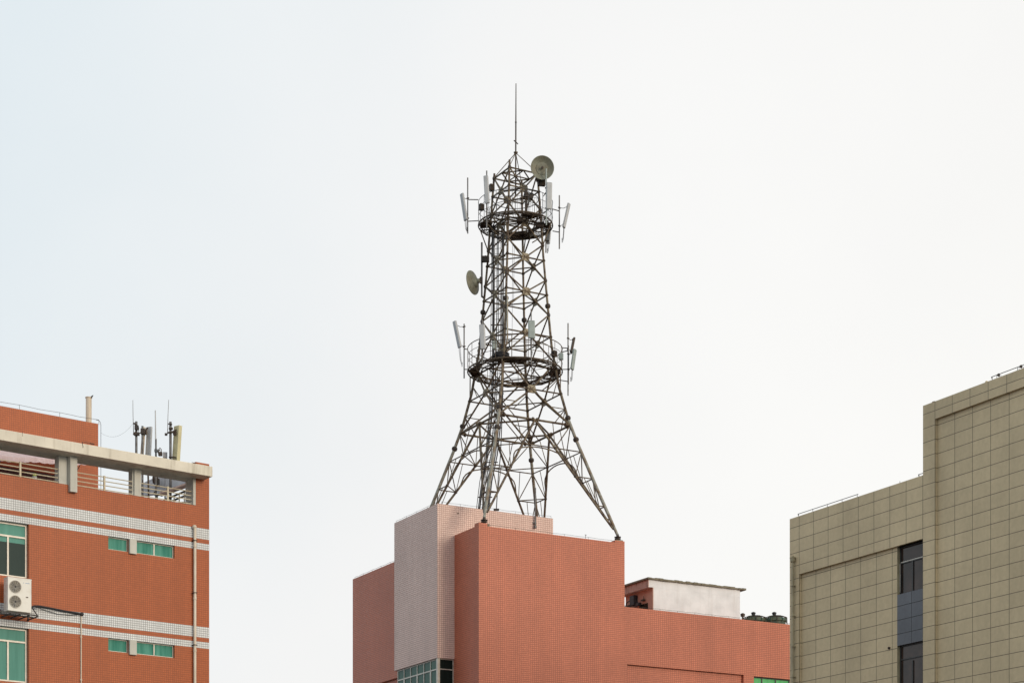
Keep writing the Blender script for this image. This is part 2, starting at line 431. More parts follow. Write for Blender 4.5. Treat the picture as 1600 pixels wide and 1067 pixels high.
# wires on the parapets
wire(cb, FA, .75, 8.2, -.1, 22.85, .12, 1.5)
wire(cb, FA, 9.0, 20.5, -.1, 19.45, .10, 1.2)
wire(cb, FP, .3, 7.0, -.1, PZ, .14, 1.1)
wire(cb, FPL, 0.1, 5.2, -.1, PZ, .13, 1.3)
wire(cb, FW, 5.3, 11.2, -.1, 22.43, .12, 1.3)
p = MB()
a,_ = FA.at(916.5, 838); p.tube(FA.pt(a,-.1,22.85), FA.pt(a,-.1,23.1), .012, 5); p.tube(FA.pt(a-.05,-.1,23.08), FA.pt(a+.06,-.1,23.08), .014, 5)
p.build('wire_bracket', M['darksteel'], cb)

# ------------------------------------------------------------------ white hut on the low roof
FH = Frame((7.80, 108), FA.d, FA.n)
ht = thing('rooftop_hut', 'white plastered rooftop hut with mossy flat slab behind the low salmon parapet', 'hut', FH.pt(3,-2,18.55))
mb = MB()
mb.boxf(FH, .21, 6.15, -2.95, -.12, 18.55, 21.238)
mb.build('wall', M['plaster'], ht)
# pink side wall skin, left
p = MB(); p.boxf(FH, .17, .209, -2.95, -.125, 18.55, 21.238); p.build('side_wall', M['pinkwall'], ht)
mb = MB(); mb.boxf(FH, -.10, 6.15, -3.3, -.119, 21.24, 21.66); mb.build('beam', M['plaster'], ht)
mb = MB(); mb.boxf(FH, -.14, -.101, -3.3, -.12, 21.22, 21.65); mb.build('fascia', M['stain'], ht)
mb = MB()
for k in range(26):
    a0 = -.24+6.74*k/26; a1 = a0+6.74/26
    mb.boxf(FH, a0, a1-.001, -3.4, rnd.uniform(-.02,.02), 21.66+rnd.uniform(-.012,.006), 21.765+rnd.uniform(-.02,.015))
mb.build('roof_slab', M['slabedge'], ht)
FHL = Frame(FH.pt(.17,-.125,0).xy, -FH.n, -FH.d)
p = MB(); p.boxf(FHL, .5, 1.35, .0, .03, 19.3, 20.46); w = p.build('window', M['glass_black'], ht)
p = MB()
for zz in (19.55, 19.85, 20.15): p.boxf(FHL, .45, 1.4, .03, .05, zz, zz+.025)
p.build('window_bar', M['alu_dark'], w)
p = MB(); p.boxf(FHL, .75, 1.0, .0, .16, 20.62, 20.70); p.tube(FHL.pt(.87,.05,20.70), FHL.pt(.87,.05,20.9), .015, 5); p.build('lamp_bracket', M['darksteel'], ht)
# cable bundle running from the wall of the hut towards the tower
cbm = MB()
cbm.boxf(FHL, 1.55, 1.98, .01, .28, 20.5, 21.05)
for k in range(7):
    z = 20.56-.05*k
    pts = [FHL.pt(1.6+.06*k, .14, 20.9), FHL.pt(1.65+.06*k, .2, z+.2), FHL.pt(1.9, .26, z), FHL.pt(2.6, .3, z-.03), FHL.pt(3.4, .34, z+rnd.uniform(-.05,.05)), FHL.pt(4.6, .4, z)]
    cbm.poly(pts, .032, 6)
cbm.boxf(FHL, 1.15, 1.6, .02, .22, 20.42, 20.58)
cbm.poly([FHL.pt(2.5,.2,20.55), FHL.pt(2.35,.22,20.75), FHL.pt(2.1,.22,20.8), FHL.pt(1.9,.2,20.75)], .03, 6)
tag(cbm.build('cable_bundle', M['cable'], None, base=FHL.pt(1.7,.1,20.3)), 'black cable bundle entering the pink side of the rooftop hut', 'cables')

# cooling tower tops
def cooling(px, label):
    p0 = at(px, 968, 114); base = Vector((p0.x, p0.y, 18.55+EYE))
    t = thing('cooling_tower', label, 'cooling tower', base, 'cooling tower tops behind the low parapet')
    b = MB(); z = lambda v: v+EYE-base.z
    b.lathe(base, (0,0,1), [(0,.58),(z(20.30),.58),(z(20.36),.64),(z(20.52),.64),(z(20.53),.58),(z(20.50),.50),(z(20.60),.34),(z(20.66),.12)], 24)
    b.build('casing', M['net'], t, smooth=True)
    for k in range(12):
        r = MB(); a = 2*math.pi*k/12
        e = Vector((math.cos(a), math.sin(a), 0))
        r.poly([base+e*.68+Vector((0,0,z(20.2))), base+e*.67+Vector((0,0,z(20.56))), base+e*.45+Vector((0,0,z(20.66))), base+e*.1+Vector((0,0,z(20.70)))], .022, 5)
        r.build('guard_rib', M['net' if k % 3 else 'darksteel'], t)
    r = MB(); r.ring(base+Vector((0,0,z(20.57))), .66, .025, 28); r.ring(base+Vector((0,0,z(20.67))), .4, .015, 24)
    r.build('guard_ring', M['darksteel'], t)
    m = MB(); m.lathe(base+Vector((-.10,-.1,z(20.68))), (0,0,1), [(0,.08),(.04,.10),(.13,.12),(.15,.14),(.20,.13),(.24,.04)], 12); m.build('fan_motor', M['cable'], t)
cooling(1179.5, 'green cooling tower top beside the white hut')
cooling(1212, 'green cooling tower top nearest the olive building')
p = MB(); q = at(1160.5, 964, 112)
p.lathe(Vector((q.x,q.y,18.55+EYE)), (0,0,1), [(0,.05),(1.75,.05),(1.75,.12),(1.9,.14),(1.95,.05)], 8)
tag(p.build('vent_pipe', M['darksteel'], None, base=(q.x,q.y,18.55+EYE)), 'thin dark vent pipe at the right end of the white hut', 'pipe')

# ================================================================== LATTICE TOWER
tw = thing('lattice_tower', 'rusty tubular steel communications tower standing on the salmon block', 'tower', Vector((.12, 106, 22.9+EYE)))
HP = [(23.0,4.16),(23.3,4.1),(26.0,3.25),(28.6,2.46),(29.85,2.12),(31.6,1.76),(33.9,1.46),(35.55,1.34),(36.7,1.26),(38.8,1.12),(39.9,1.07),(43.5,.86)]
def H(z):
    for (a, b) in zip(HP, HP[1:]):
        if z <= b[0]: return a[1]+(b[1]-a[1])*(z-a[0])/(b[0]-a[0])
    return HP[-1][1]
def OC(z):
    return Vector((.13+.07*(z-23)/20, 106.0))
def tp(lu, lv, z):
    q = OC(z)+U*lu+V*lv
    return Vector((q.x, q.y, z+EYE))
COR = {'A':(-1,-1),'B':(1,-1),'C':(-1,1),'D':(1,1)}
FACES = [('A','B'),('B','D'),('D','C'),('C','A')]
def cor(c, z):
    h = H(z); return tp(COR[c][0]*h, COR[c][1]*h, z)
def facept(f, z, t):   # t -1..1 between the two legs
    return cor(f[0], z).lerp(cor(f[1], z), (t+1)/2)

K1 = 29.45
def vplane(z): return 4.1+(2.2-4.1)*(z-23.3)/(K1-23.3)
def vpt(f, side, z):   # point on the raking strut of a face, side 0 = towards its first leg
    fr = (K1-z)/(K1-23.3)
    a, b = COR[f[0]], COR[f[1]]
    c0 = COR[f[side]]
    h = vplane(z)
    mid = Vector(((a[0]+b[0])/2, (a[1]+b[1])/2))
    off = Vector(c0)-mid
    q = mid*h+off*4.1*fr
    return tp(q.x, q.y, z)

for c in 'ABCD':
    mb = MB(); zs = [23.3,24.5,26.0,27.3,28.6,29.85]
    mb.poly([cor(c,z) for z in zs], [.075,.09,.092,.09,.086,.084], 10)
    low = mb.build('leg', M['steel_grey'], tw, smooth=True)
    mb = MB(); zs = [29.85,31.6,33.9,35.55,36.7,38.8,39.9,43.62 if c != 'A' else 43.75]
    mb.poly([cor(c,z) for z in zs], [.076,.074,.068,.066,.062,.06,.06,.058], 9)
    mb.build('shaft_leg', M['steel'], tw, smooth=True)
    for z in (36.05, 29.85, 28.65):
        p = MB(); p0 = cor(c, z); ax = (cor(c, z+.4)-cor(c, z-.4)).normalized(); R = .15 if z > 33 else .16
        p.lathe(p0-ax*.13, ax, [(0,.07),(.03,R*.8),(.09,R),(.12,R),(.13,R*.85),(.14,R),(.17,R),(.23,R*.8),(.26,.07)], 14)
        p.build('flange_joint', M['darksteel'], low)
    # foot
    p = MB(); b = cor(c, 23.3); bz = Vector((b.x, b.y, 22.9+EYE))
    zt = .40
    prof = [(0,.20),(.04,.20),(.05,.09),(.13,.08),(.14,.17),(.17,.17),(.18,.08),(.22,.08),(.23,.18),(.26,.18),(.27,.08),(.40,.07)]
    p.lathe(bz+Vector((0,0,.06)), (0,0,1), prof, 14)
    for k in range(6):
        a = math.pi/3*k; e = Vector((math.cos(a), math.sin(a), 0))
        p.tube(bz+e*.15+Vector((0,0,.17)), bz+e*.15+Vector((0,0,.36)), .014, 5)
    p.build('foot_bearing', M['darksteel'], tw)
    p = MB(); bb = Vector((b.x,b.y,0))
    p.obox((b.x,b.y,22.85+EYE+.05), (U.x,U.y,0), (V.x,V.y,0), (0,0,1), .42, .42, .25 if c in 'BD' else .18)
    p.build('foot_pad', M['slabedge'], tw)

# raking struts, arches, face tops, lacing
for f in FACES:
    for side in (0,1):
        mb = MB(); foot = cor(f[side], 23.3)
        top = vpt(f, side, K1)
        ft = foot.lerp(vpt(f, side, 23.9), .6)
        mb.poly([ft, vpt(f,side,24.2), vpt(f,side,27), top], [.05,.062,.064,.062], 8)
        mb.build('raking_strut', M['steel'], tw, smooth=True)
    # arch
    mb = MB(); za = 26.75; A0 = vpt(f,0,za); A1 = vpt(f,1,za)
    pts = []
    for k in range(15):
        a = math.pi*k/14
        x = -math.cos(a)*.94; zz = za+.25+.85*math.sin(a)**.8
        q = A0.lerp(A1, (x+1)/2)
        h0 = vplane(za); h1 = vplane(zz)
        a_, b_ = COR[f[0]], COR[f[1]]; md = Vector(((a_[0]+b_[0])/2, (a_[1]+b_[1])/2))*(h1-h0)
        w_ = U*md.x+V*md.y
        pts.append(Vector((q.x+w_.x, q.y+w_.y, zz+EYE)))
    pts[0] = A0; pts[-1] = A1
    mb.poly(pts, .036, 7)
    for k in (4, 10):
        mb.tube(pts[k], pts[k]+Vector((0,0,.35)), .022, 5)
    mb.build('arch_tube', M['steel'], tw, smooth=True)

ZR = [24.9, 26.45, 27.95]
for c in 'ABCD':
    fs = [(f, f.index(c)) for f in FACES if c in f]
    mb = MB()
    for i, z in enumerate(ZR):
        L = cor(c, z); Va = vpt(fs[0][0], fs[0][1], z); Vb = vpt(fs[1][0], fs[1][1], z)
        mb.tube(L, Va, .032, 6); mb.tube(L, Vb, .032, 6); mb.tube(Va, Vb, .03, 6)
        zn = ZR[i+1] if i < 2 else K1
        Ln = cor(c, zn)
        mb.tube(Ln, Va, .03, 6); mb.tube(Ln, Vb, .03, 6)
        mid = (z+zn)/2
        for (q, q2) in ((Va, fs[0]), (Vb, fs[1])):
            pm = vpt(q2[0], q2[1], zn)
            if i == 2: mb.tube(q, (Ln*.5+pm*.5), .026, 6)
            else: mb.tube(q, Ln*.5+pm*.5, .022, 5)
    z0 = 23.75; mb.tube(cor(c,24.2), vpt(fs[0][0],fs[0][1],24.2), .025, 6); mb.tube(cor(c,24.2), vpt(fs[1][0],fs[1][1],24.2), .025, 6)
    mb.build('leg_lacing', M['steel'], tw, smooth=True)
    for z in ZR[1:]:
        for q in [vpt(ff, sd, z) for (ff, sd) in fs]+[cor(c, z)]:
            mb = MB(); mb.ball(q, .088, 8); mb.build('lacing_joint', M['darksteel'], tw, smooth=True)

# middle horizontals linking the legs at the second lacing level
for f in FACES:
    mb = MB(); mb.tube(vpt(f,0,27.95), vpt(f,1,27.95), .034, 6)
    mb.build('ring_beam', M['steel'], tw, smooth=True)

def gusset(c, f, w, h, parent, name='gusset_plate'):
    p = MB(); a, b = cor(f[0], 35), cor(f[1], 35)
    x = (b-a).normalized(); n = x.cross(Vector((0,0,1)))
    q = [(-.5,-.3),(-.3,-.5),(.3,-.5),(.5,-.3),(.5,.3),(.3,.5),(-.3,.5),(-.5,.3)]
    p.hexa([c+x*u_*w+Vector((0,0,v_*h))-n*.02 for u_, v_ in q], [c+x*u_*w+Vector((0,0,v_*h))+n*.02 for u_, v_ in q])
    p.build(name, M['gusset'], parent)

BAYS = [(29.45,32.9,31.2),(32.9,35.55,34.35),(35.55,37.45,36.65),(37.45,39.4,38.55),(39.4,41.35,40.45),(41.35,43.35,42.35)]
for bi, (z0, z1, zc) in enumerate(BAYS):
    r = .05 if bi == 0 else .042
    plan = MB()
    mids = []
    for f in FACES:
        m = facept(f, zc, 0); mids.append(m); ring = MB()
        xb = MB()
        for (t, z) in ((-1,z0),(1,z0),(-1,z1),(1,z1)):
            xb.tube(m, facept(f, z, t), r, 7)
        xb.build('cross_brace', M['steel'], tw, smooth=True)
        ring.tube(facept(f, zc, -1), facept(f, zc, 1), .042, 7)
        gusset(m, f, .46 if bi else .5, .42, tw)
        for t in (-1, 1):
            ring.ball(facept(f, zc, t), .095, 8)
            if t < 0: xb2 = MB(); xb2.ball(facept(f, z1, t), .10, 8, 1.4); xb2.build('leg_joint', M['darksteel'], tw, smooth=True)
        ring.build('ring_beam', M['steel'], tw, smooth=True)
    for k in range(4): plan.tube(mids[k], mids[(k+1)%4], .036, 6)
    plan.build('plan_brace', M['steel'], tw, smooth=True)
# K1 ring and top ring
for (z, r) in ((K1,.06),(43.35,.045)):
    for f in FACES:
        ring = MB(); ring.tube(facept(f,z,-1), facept(f,z,1), r, 8)
        if z == K1:
            for t in (-.86,-.06,.06,.86):
                p0 = facept(f,z,t); ax = (facept(f,z,1)-facept(f,z,-1)).normalized()
                ring.lathe(p0-ax*.05, ax, [(0,.06),(.01,.12),(.045,.12),(.05,.10),(.055,.12),(.09,.12),(.1,.06)], 10)
        ring.build('ring_beam', M['steel'], tw, smooth=True)
    plan = MB(); m = [facept(f,z,0) for f in FACES]
    for k in range(4): plan.tube(m[k], m[(k+1)%4], r*.85, 7)
    if z > 40: plan.tube(m[0], m[2], .035); plan.tube(m[1], m[3], .035)
    plan.build('plan_brace', M['steel'], tw, smooth=True)
# thin secondary bracing between K1 and the lower platform
for f in FACES:
    for t in (-1, 1):
        mb = MB(); mb.tube(facept(f,30.35,t), facept(f,K1,t*.55), .028, 6)
        mb.tube(facept(f,30.35,t), facept(f,30.35,t*.5), .026, 6)
        mb.tube(facept(f,32.0,t), facept(f,31.2,t*.5), .026, 6)
        mb.tube(facept(f,32.0,t), facept(f,30.35,t), .02, 6)
        mb.build('secondary_brace', M['steel'], tw, smooth=True)

# mast and its stays
mb = MB()
ap = tp(0,0,44.62)
mb.tube(tp(0,0,42.2), tp(0,0,46.3), .042, 8, .04); mb.tube(tp(0,0,46.3), tp(0,0,48.42), .036, 8, .024)
mb.ball(tp(0,0,46.3), .055, 8); mb.tube(tp(-.12,-.12,45.2)+Vector((-.05,0,.03)), tp(.16,.05,45.16), .03, 6)
mast = mb.build('lightning_mast', M['darksteel'], tw, smooth=True)
mb = MB()
for c in 'ABCD': mb.tube(cor(c,43.4), ap+(cor(c,43.4)-ap).normalized()*.08, .022, 6)
mb.lathe(ap-Vector((0,0,.04)), (0,0,1), [(0,.09),(.05,.12),(.08,.12),(.1,.05)], 10)
mb.build('mast_stay', M['steel'], mast, smooth=True)

# platforms
def platform(z, R, Rin, zs, rail, posts, sectors, nrad):
    c = tp(0,0,z)
    def rp(a, r, dz=0): return c+Vector((r*math.cos(a), r*math.sin(a), dz))
    fl = MB()
    for (r, rr) in ((R,.035),(R-.16,.02),(Rin,.03),((R+Rin)/2,.02),((R+Rin)/2+.14,.016)): fl.ring(c, r, rr, 48)
    # upstand rim
    n = 48
    for k in range(n):
        a0, a1 = 2*math.pi*k/n, 2*math.pi*(k+1)/n
        fl.hexa([rp(a0,R,-.03), rp(a1,R,-.03), rp(a1,R+.02,-.03), rp(a0,R+.02,-.03)], [rp(a0,R,.05), rp(a1,R,.05), rp(a1,R+.02,.05), rp(a0,R+.02,.05)])
    for k in range(nrad):
        a = 2*math.pi*k/nrad
        fl.tube(rp(a,Rin-.05), rp(a,R), .014, 4)
    for (a0, a1, r0, r1) in sectors:
        m = max(2, int((a1-a0)/8))
        for j in range(m):
            b0 = math.radians(a0+(a1-a0)*j/m); b1 = math.radians(a0+(a1-a0)*(j+1)/m)
            fl.hexa([rp(b0,r0,.015), rp(b1,r0,.015), rp(b1,r1,.015), rp(b0,r1,.015)], [rp(b0,r0,.035), rp(b1,r0,.035), rp(b1,r1,.035), rp(b0,r1,.035)])
    for k in range(8):
        a, a2 = 2*math.pi*(k+.2)/8, 2*math.pi*(k+1.2)/8
        fl.tube(rp(a,R-.02,-.05), rp(a2,R-.02,-.05), .03, 5); fl.tube(rp(a,R-.02,-.05), rp(a2+.1,Rin,-.05), .024, 5)
    plat = fl.build('platform', M['grating'], tw)
    ra = MB()
    for h, r_ in rail: ra.ring(c+Vector((0,0,h)), R, r_, 56)
    for k in range(posts):
        a = 2*math.pi*(k+.3)/posts
        ra.tube(rp(a,R,-.02), rp(a,R,rail[0][0]), .016, 5)
    ra.build('railing', M['pole'] if R < 2.3 else M['steel'], plat, smooth=True)
    base_ang = math.atan2(U.y, U.x)
    for k in range(8):
        a = base_ang+math.pi/4*k+ (0 if True else 0)
        rim = rp(a, R-.03, -.04)
        # nearest point of the shaft, lower down
        if k % 2:      # towards a leg
            cc = [q for q in 'ABCD' if (Vector((cor(q,z).x, cor(q,z).y))-Vector((c.x,c.y))).normalized().dot(Vector((math.cos(a), math.sin(a)))) > .9][0]
            low = cor(cc, zs); inn = cor(cc, z-.05)
        else:
            ff = max(FACES, key=lambda f: (facept(f,z,0)-c).normalized().dot(Vector((math.cos(a), math.sin(a), 0))))
            low = facept(ff, z-.62, 0) if False else facept(ff, zs+.55, 0); inn = facept(ff, z-.05, 0)
        bk = MB(); bk.tube(rim, low, .034, 6); bk.tube(rim, inn, .036, 6)
        bk.build('bracket', M['steel'], plat, smooth=True)
    ip = MB()
    for f in FACES: ip.tube(facept(f,z-.04,-1), facept(f,z-.04,1), .05, 7)
    ip.tube(facept(FACES[0],z-.04,0), facept(FACES[2],z-.04,0), .04, 6); ip.tube(facept(FACES[1],z-.04,0), facept(FACES[3],z-.04,0), .04, 6)
    for q in range(4):
        f0 = FACES[q]; f1 = FACES[(q+1)%4]
        ip.tube(facept(f0,z-.06,0), facept(f1,z-.06,0), .035, 6)
        for t in (-.5,.5):
            e0 = facept(f0,z-.06,t); dd = (facept(f0,z-.06,0)-c); dd.z = 0
            ip.tube(e0, e0+dd.normalized()*(R*.93-dd.length)*.95, .03, 6)
    ip.build('floor_beam', M['steel'], plat, smooth=True)
    return plat, c
plat1, c1 = platform(40.62, 2.04, 1.22, 39.35, [(1.25,.017),(.85,.011),(.45,.011)], 14, [(168,196,1.3,1.95),(-75,-45,1.3,1.9),(-10,12,1.4,1.95),(55,98,.9,1.9)], 34)
plat2, c2 = platform(32.6, 2.6, 1.85, 31.3, [(1.25,.024),(.85,.014),(.45,.014)], 18, [(160,195,1.95,2.5),(-118,-72,1.9,2.5),(-10,22,1.95,2.5),(70,95,1.9,2.5)], 40)
# mesh screen between railings on the upper platform
sc = MB()
for k in range(16):
    a = math.radians(-95+4.0*k)
    q = c1+Vector((2.0*math.cos(a), 2.0*math.sin(a), 0)); sc.tube(q, q+Vector((0,0,.85)), .007, 4)
sc.build('railing_infill', M['steel'], plat1)
# upper half-ring guard above the upper platform
sc = MB()
sc.ring(tp(0,0,42.05), 1.25, .022, 40); sc.build('guard_ring', M['pole'], tw, smooth=True)
sc = MB(); sc.ring(tp(0,0,41.45), 1.45, .018, 40)
for k in range(8):
    a = 2*math.pi*k/8; e_ = Vector((math.cos(a), math.sin(a), 0)); sc.tube(tp(0,0,40.6)+e_*1.45, tp(0,0,41.45)+e_*1.45, .014, 5)
sc.build('inner_guard', M['pole'], tw, smooth=True)
sc = MB(); sc.ring(tp(0,0,33.75), 2.05, .024, 44)
for k in range(8):
    a = 2*math.pi*(k+.4)/8; e_ = Vector((math.cos(a), math.sin(a), 0)); sc.tube(tp(0,0,32.6)+e_*2.05, tp(0,0,33.75)+e_*2.05, .016, 5)
sc.build('inner_guard', M['steel'], tw, smooth=True)

# ladder with cage hoops
lad = [at(752,792,105.3), at(760,752,105.3), at(768,710,105.3), at(774,650,105.4), at(776.5,580,105.6), at(777.5,480,105.7), at(778,375,105.8), at(779,352,105.8)]
mb = MB(); x = Vector((.17,-.05,0))
lad[0].z = 24.1+EYE
mb.poly([p-x for p in lad], .022, 6); mb.poly([p+x for p in lad], .022, 6)
zz = 24.3+EYE; i = 0
def on(pl, z):
    for a, b in zip(pl, pl[1:]):
        if a.z <= z <= b.z: return a.lerp(b, (z-a.z)/(b.z-a.z))
    return pl[-1]
while zz < lad[-1].z:
    q = on(lad, zz); mb.tube(q-x, q+x, .012, 4); zz += .3
mb.build('ladder', M['darksteel'], tw)
for k in range(8):
    q = on(lad, 25.6+1.9*k+EYE); mb = MB(); mb.obox(q+Vector((.02,.06,0)), (1,0,0), (0,1,0), (0,0,1), .8, .05, .05)
    mb.build('ladder_clamp', M['darksteel'], tw)
for k, (dx, dy, r) in enumerate([(-.28,.05,.026),(-.22,.1,.034),(.24,.0,.026),(.31,.06,.034),(-.35,.0,.02),(-.05,.12,.03),(.04,.10,.022)]):
    pts = [p+Vector((dx+.02*math.sin(j*1.7+k), dy, 0)) for j, p in enumerate(lad)]
    mb = MB(); mb.poly(pts, r, 5); mb.build('feeder_cable', M['cable'], tw, smooth=True)
mb = MB()
pts = [at(775.5,796,104.6), at(779,740,104.7), at(782,712,104.9), at(785,640,105.2), at(787,560,105.3), at(786,420,105.5), at(786,360,105.6)]
mb.poly(pts, .03, 6)
for p in (pts[0],): mb.obox(p, (1,0,0), (0,1,0), (0,0,1), .3, .3, .06)
mb.build('feeder_cable', M['cable'], tw, smooth=True)
mb = MB(); mb.poly([at(792.6,463,104.1), at(792.7,500,104.0), at(792.8,527,103.9), at(791.5,538,103.9), at(788,545,104.0), at(780,549,104.2)], .045, 8)
mb.build('conduit', M['steel_grey'], tw, smooth=True)
for (dx, a, b) in ((801,380,560),(803.5,385,470)):
    mb = MB(); mb.tube(at(dx,a,105.2), at(dx-1,b,105.4), .009, 4); mb.build('down_wire', M['cable'], tw)

# equipment on the platforms
def ebox(name, px, py, Y, w, h, d, label, cat, mat='darksteel', rot=.3, group=None):
    p = MB(); c = at(px, py, Y)
    ax = Vector((math.cos(rot), math.sin(rot), 0)); ay = Vector((-math.sin(rot), math.cos(rot), 0))
    p.obox(c, ax, ay, (0,0,1), w, d, h)
    if mat == 'darksteel':
        n = 6
        for k in range(n): p.obox(c+ax*w*((k+.5)/n-.5)-ay*(d/2+.02), ax, ay, (0,0,1), .015, .04, h*.9)
        p.tube(c+Vector((0,0,h/2)), c+Vector((0,0,h/2+.05)), .03, 6)
    else:
        p.obox(c-ay*(d/2+.008), ax, ay, (0,0,1), w*.8, .012, h*.8); p.tube(c-Vector((0,0,h/2)), c-Vector((0,0,h/2+.06)), .02, 6)
    return tag(p.build(name, M[mat], None, base=c-Vector((0,0,h/2))), label, cat, group)
ebox('radio_unit', 768.3, 293.5, 104.9, .26, .34, .2, 'small black finned radio unit left of the tower top leg', 'radio unit', rot=.4)
ebox('radio_unit', 846, 286, 104.9, .40, .32, .22, 'black finned radio unit just under the top dish', 'radio unit', rot=.2)
ebox('radio_unit', 758.3, 405, 106, .42, .30, .22, 'black radio unit bracketed between the left pole and shaft', 'radio unit', rot=-.1)
ebox('radio_unit', 874, 368, 104.5, .01, .01, .01, 'x', 'x') if False else None
ebox('equipment_box', 772.5, 539.5, 104.2, .24, .42, .18, 'small grey-green box on the lower platform railing, left side', 'box', 'panel_green', .2)
ebox('equipment_box', 876.5, 557, 105.0, .24, .34, .18, 'small grey-green box at the right end of the lower platform railing', 'box', 'panel_green', -.2)
# coil of black cable and trays on the lower platform
p = MB()
cc = at(783, 556, 104.1)
for k in range(6): p.ring(cc+Vector((.03*(k%2), .02*k, .045*k-.1)), .36+.02*((k*7)%3), .03, 20, 5)
p.poly([cc+Vector((-.5,0,-.1)), cc+Vector((-.2,0,.15)), cc+Vector((.25,.1,.30)), cc+Vector((.45,.1,.55)), cc+Vector((.42,.1,.9))], .04, 6)
tag(p.build('cable_coil', M['cable'], None, base=cc-Vector((0,0,.15))), 'coiled black feeder cable lying on the lower tower platform', 'cable coil')
ebox('equipment_box', 812, 345, 104.6, .34, .16, .3, 'flat dark box on the floor of the upper platform', 'box', 'darksteel', .1)
ebox('radio_unit', 866, 553, 104.8, .30, .30, .2, 'black finned radio unit at the right side of the lower platform', 'radio unit', rot=-.3)
ebox('radio_unit', 843, 352, 105.5, .42, .26, .24, 'black finned radio unit under the wide white panel on the upper platform', 'radio unit', rot=.2)
ebox('radio_unit', 752, 324, 105.4, .22, .34, .2, 'black finned radio unit behind the narrow white panel', 'radio unit', rot=.5)
p = MB(); cc = at(822, 301, 105.2)
p.lathe(cc+Vector((0,0,-.28)), (0,0,1), [(0,.20),(.04,.20),(.05,.16),(.36,.09),(.42,.05)], 12)
p.obox(cc+Vector((.28,.05,-.16)), (1,.2,0), (-.2,1,0), (0,0,1), .2,.18,.26)
p.obox(cc+Vector((0,.0,-.33)), (1,0,0), (0,1,0), (0,0,1), .7,.2,.06)
p.tube(cc+Vector((0,0,-.3)), Vector((cc.x, cc.y, 40.7+EYE)), .07, 8)
tag(p.build('warning_lamp', M['darksteel'], None, base=Vector((cc.x, cc.y, 40.7+EYE))), 'dark cone-shaped lamp on a short post inside the tower top', 'lamp')

# ------------------------------------------------------------------ panel antennas
def antenna(label, top, bot, Y, w, d=.12, az=0.0, mat='panel', pole=None, arms=(), ztop=None, group='panel antennas on the lattice tower', cable=True, ppx=None, prad=.035, pmat='pole', back=False):
    """top/bot = (px,py) of the panel centre line; az = heading of its front, degrees from the camera, + to the right"""
    T = at(top[0], top[1], Y); B = at(bot[0], bot[1], Y)
    base = at(pole[0], pole[2], pole[3] if len(pole) > 3 else Y+.15) if pole else B
    t = thing('panel_antenna', label, 'antenna', base, group)
    ax = (T-B).normalized(); L = (T-B).length
    fdir = Vector((math.sin(math.radians(az)), -math.cos(math.radians(az)), 0))
    fdir = (fdir-ax*fdir.dot(ax)).normalized(); sd = ax.cross(fdir).normalized()
    p = MB(); q = [(-.5,-.5),(.5,-.5),(.5,.25),(.36,.5),(-.36,.5),(-.5,.25)]
    def sec(o_, k): return [o_+sd*(a*w*k)+fdir*(b*d*k) for a, b in q]
    p.hexa(sec(B,.94), sec(B+ax*.03,1)); p.hexa(sec(B+ax*.031,1), sec(T-ax*.03,1)); p.hexa(sec(T-ax*.029,1), sec(T,.94))
    p.build('radome', M[mat], t, bevel=.01)
    if pole:
        PY = pole[3] if len(pole) > 3 else Y+.15
        P0 = at(pole[0], pole[2], PY); P1 = at(pole[0], pole[1], PY)
        p = MB(); p.tube(P0, P1, prad, 8); p.build('mount_pole', M[pmat], t, smooth=True)
        br = MB()
        for k in (.12, .88):
            a = B.lerp(T, k)-fdir*d*.5; zz = a.z
            b = P0.lerp(P1, min(1, max(0, (zz-P0.z)/(P1.z-P0.z))))
            mid = (a+b)/2+Vector((0,0,-.06 if k > .5 else 0))
            br.poly([a, mid, b], .016, 5)
            br.obox(b, sd, fdir, (0,0,1), .12, .12, .05); br.obox(a, sd, fdir, (0,0,1), .14, .05, .07)
        br.build('tilt_bracket', M['darksteel'], t)
        if arms:
            for (apy, tx, ty, tz_) in arms:
                k = ((HZ-apy)/FPX*PY+EYE-P0.z)/(P1.z-P0.z)
                am = MB(); am.tube(P0.lerp(P1, k), Vector((tx, ty, P0.lerp(P1, k).z+tz_)), .026, 6)
                am.build('support_arm', M['darksteel'], t, smooth=True)
    if cable:
        cm = MB()
        for k in range(3):
            s0 = B+sd*w*(.25*(k-1)); e0 = (at(pole[0], pole[2], Y).lerp(B, .55) if pole else B)+Vector((.02*k,0,-.05))
            cm.poly([s0, s0+Vector((0,0,-.14)), s0.lerp(e0,.4)+Vector((0,0,-.32-.04*k)), e0+Vector((0,0,-.25)), e0], .009, 5)
        cm.build('jumper_cable', M['cable'], t)
    return t
def ringx(c, R, ang): return (c.x+R*math.cos(math.radians(ang)), c.y+R*math.sin(math.radians(ang)))
r1 = lambda a: ringx(c1, 2.04, a); r2 = lambda a: ringx(c2, 2.6, a)
antenna('grey panel antenna tilted outward at far left of the upper platform', (721.4,303), (727.6,344.5), 105.6, .27, az=-55, pole=(730.8,278,365,105.8), arms=[(312,*r1(185),0),(346,*r1(188),0)])
antenna('tall narrow white panel antenna in front of the upper platform, left', (759,275), (761.5,318), 103.9, .25, az=-12, pole=(760.5,267,357,104.1), arms=[(322,*r1(222),0),(350,*r1(222),0)])
antenna('wide white panel antenna directly below the top dish', (858.2,285.5), (857.6,327), 104.0, .32, az=12, pole=(853.6,264,352,104.3), arms=[(300,*r1(-42),-.1),(330,*r1(-42),0)], pmat='panel_green')
antenna('thin white panel antenna tilted outward at far right of the upper platform', (889.3,318.5), (881.0,356), 105.8, .24, d=.13, az=72, pole=(874,305.5,389,106.0), arms=[(330,*r1(-8),0),(363,*r1(-5),0)])
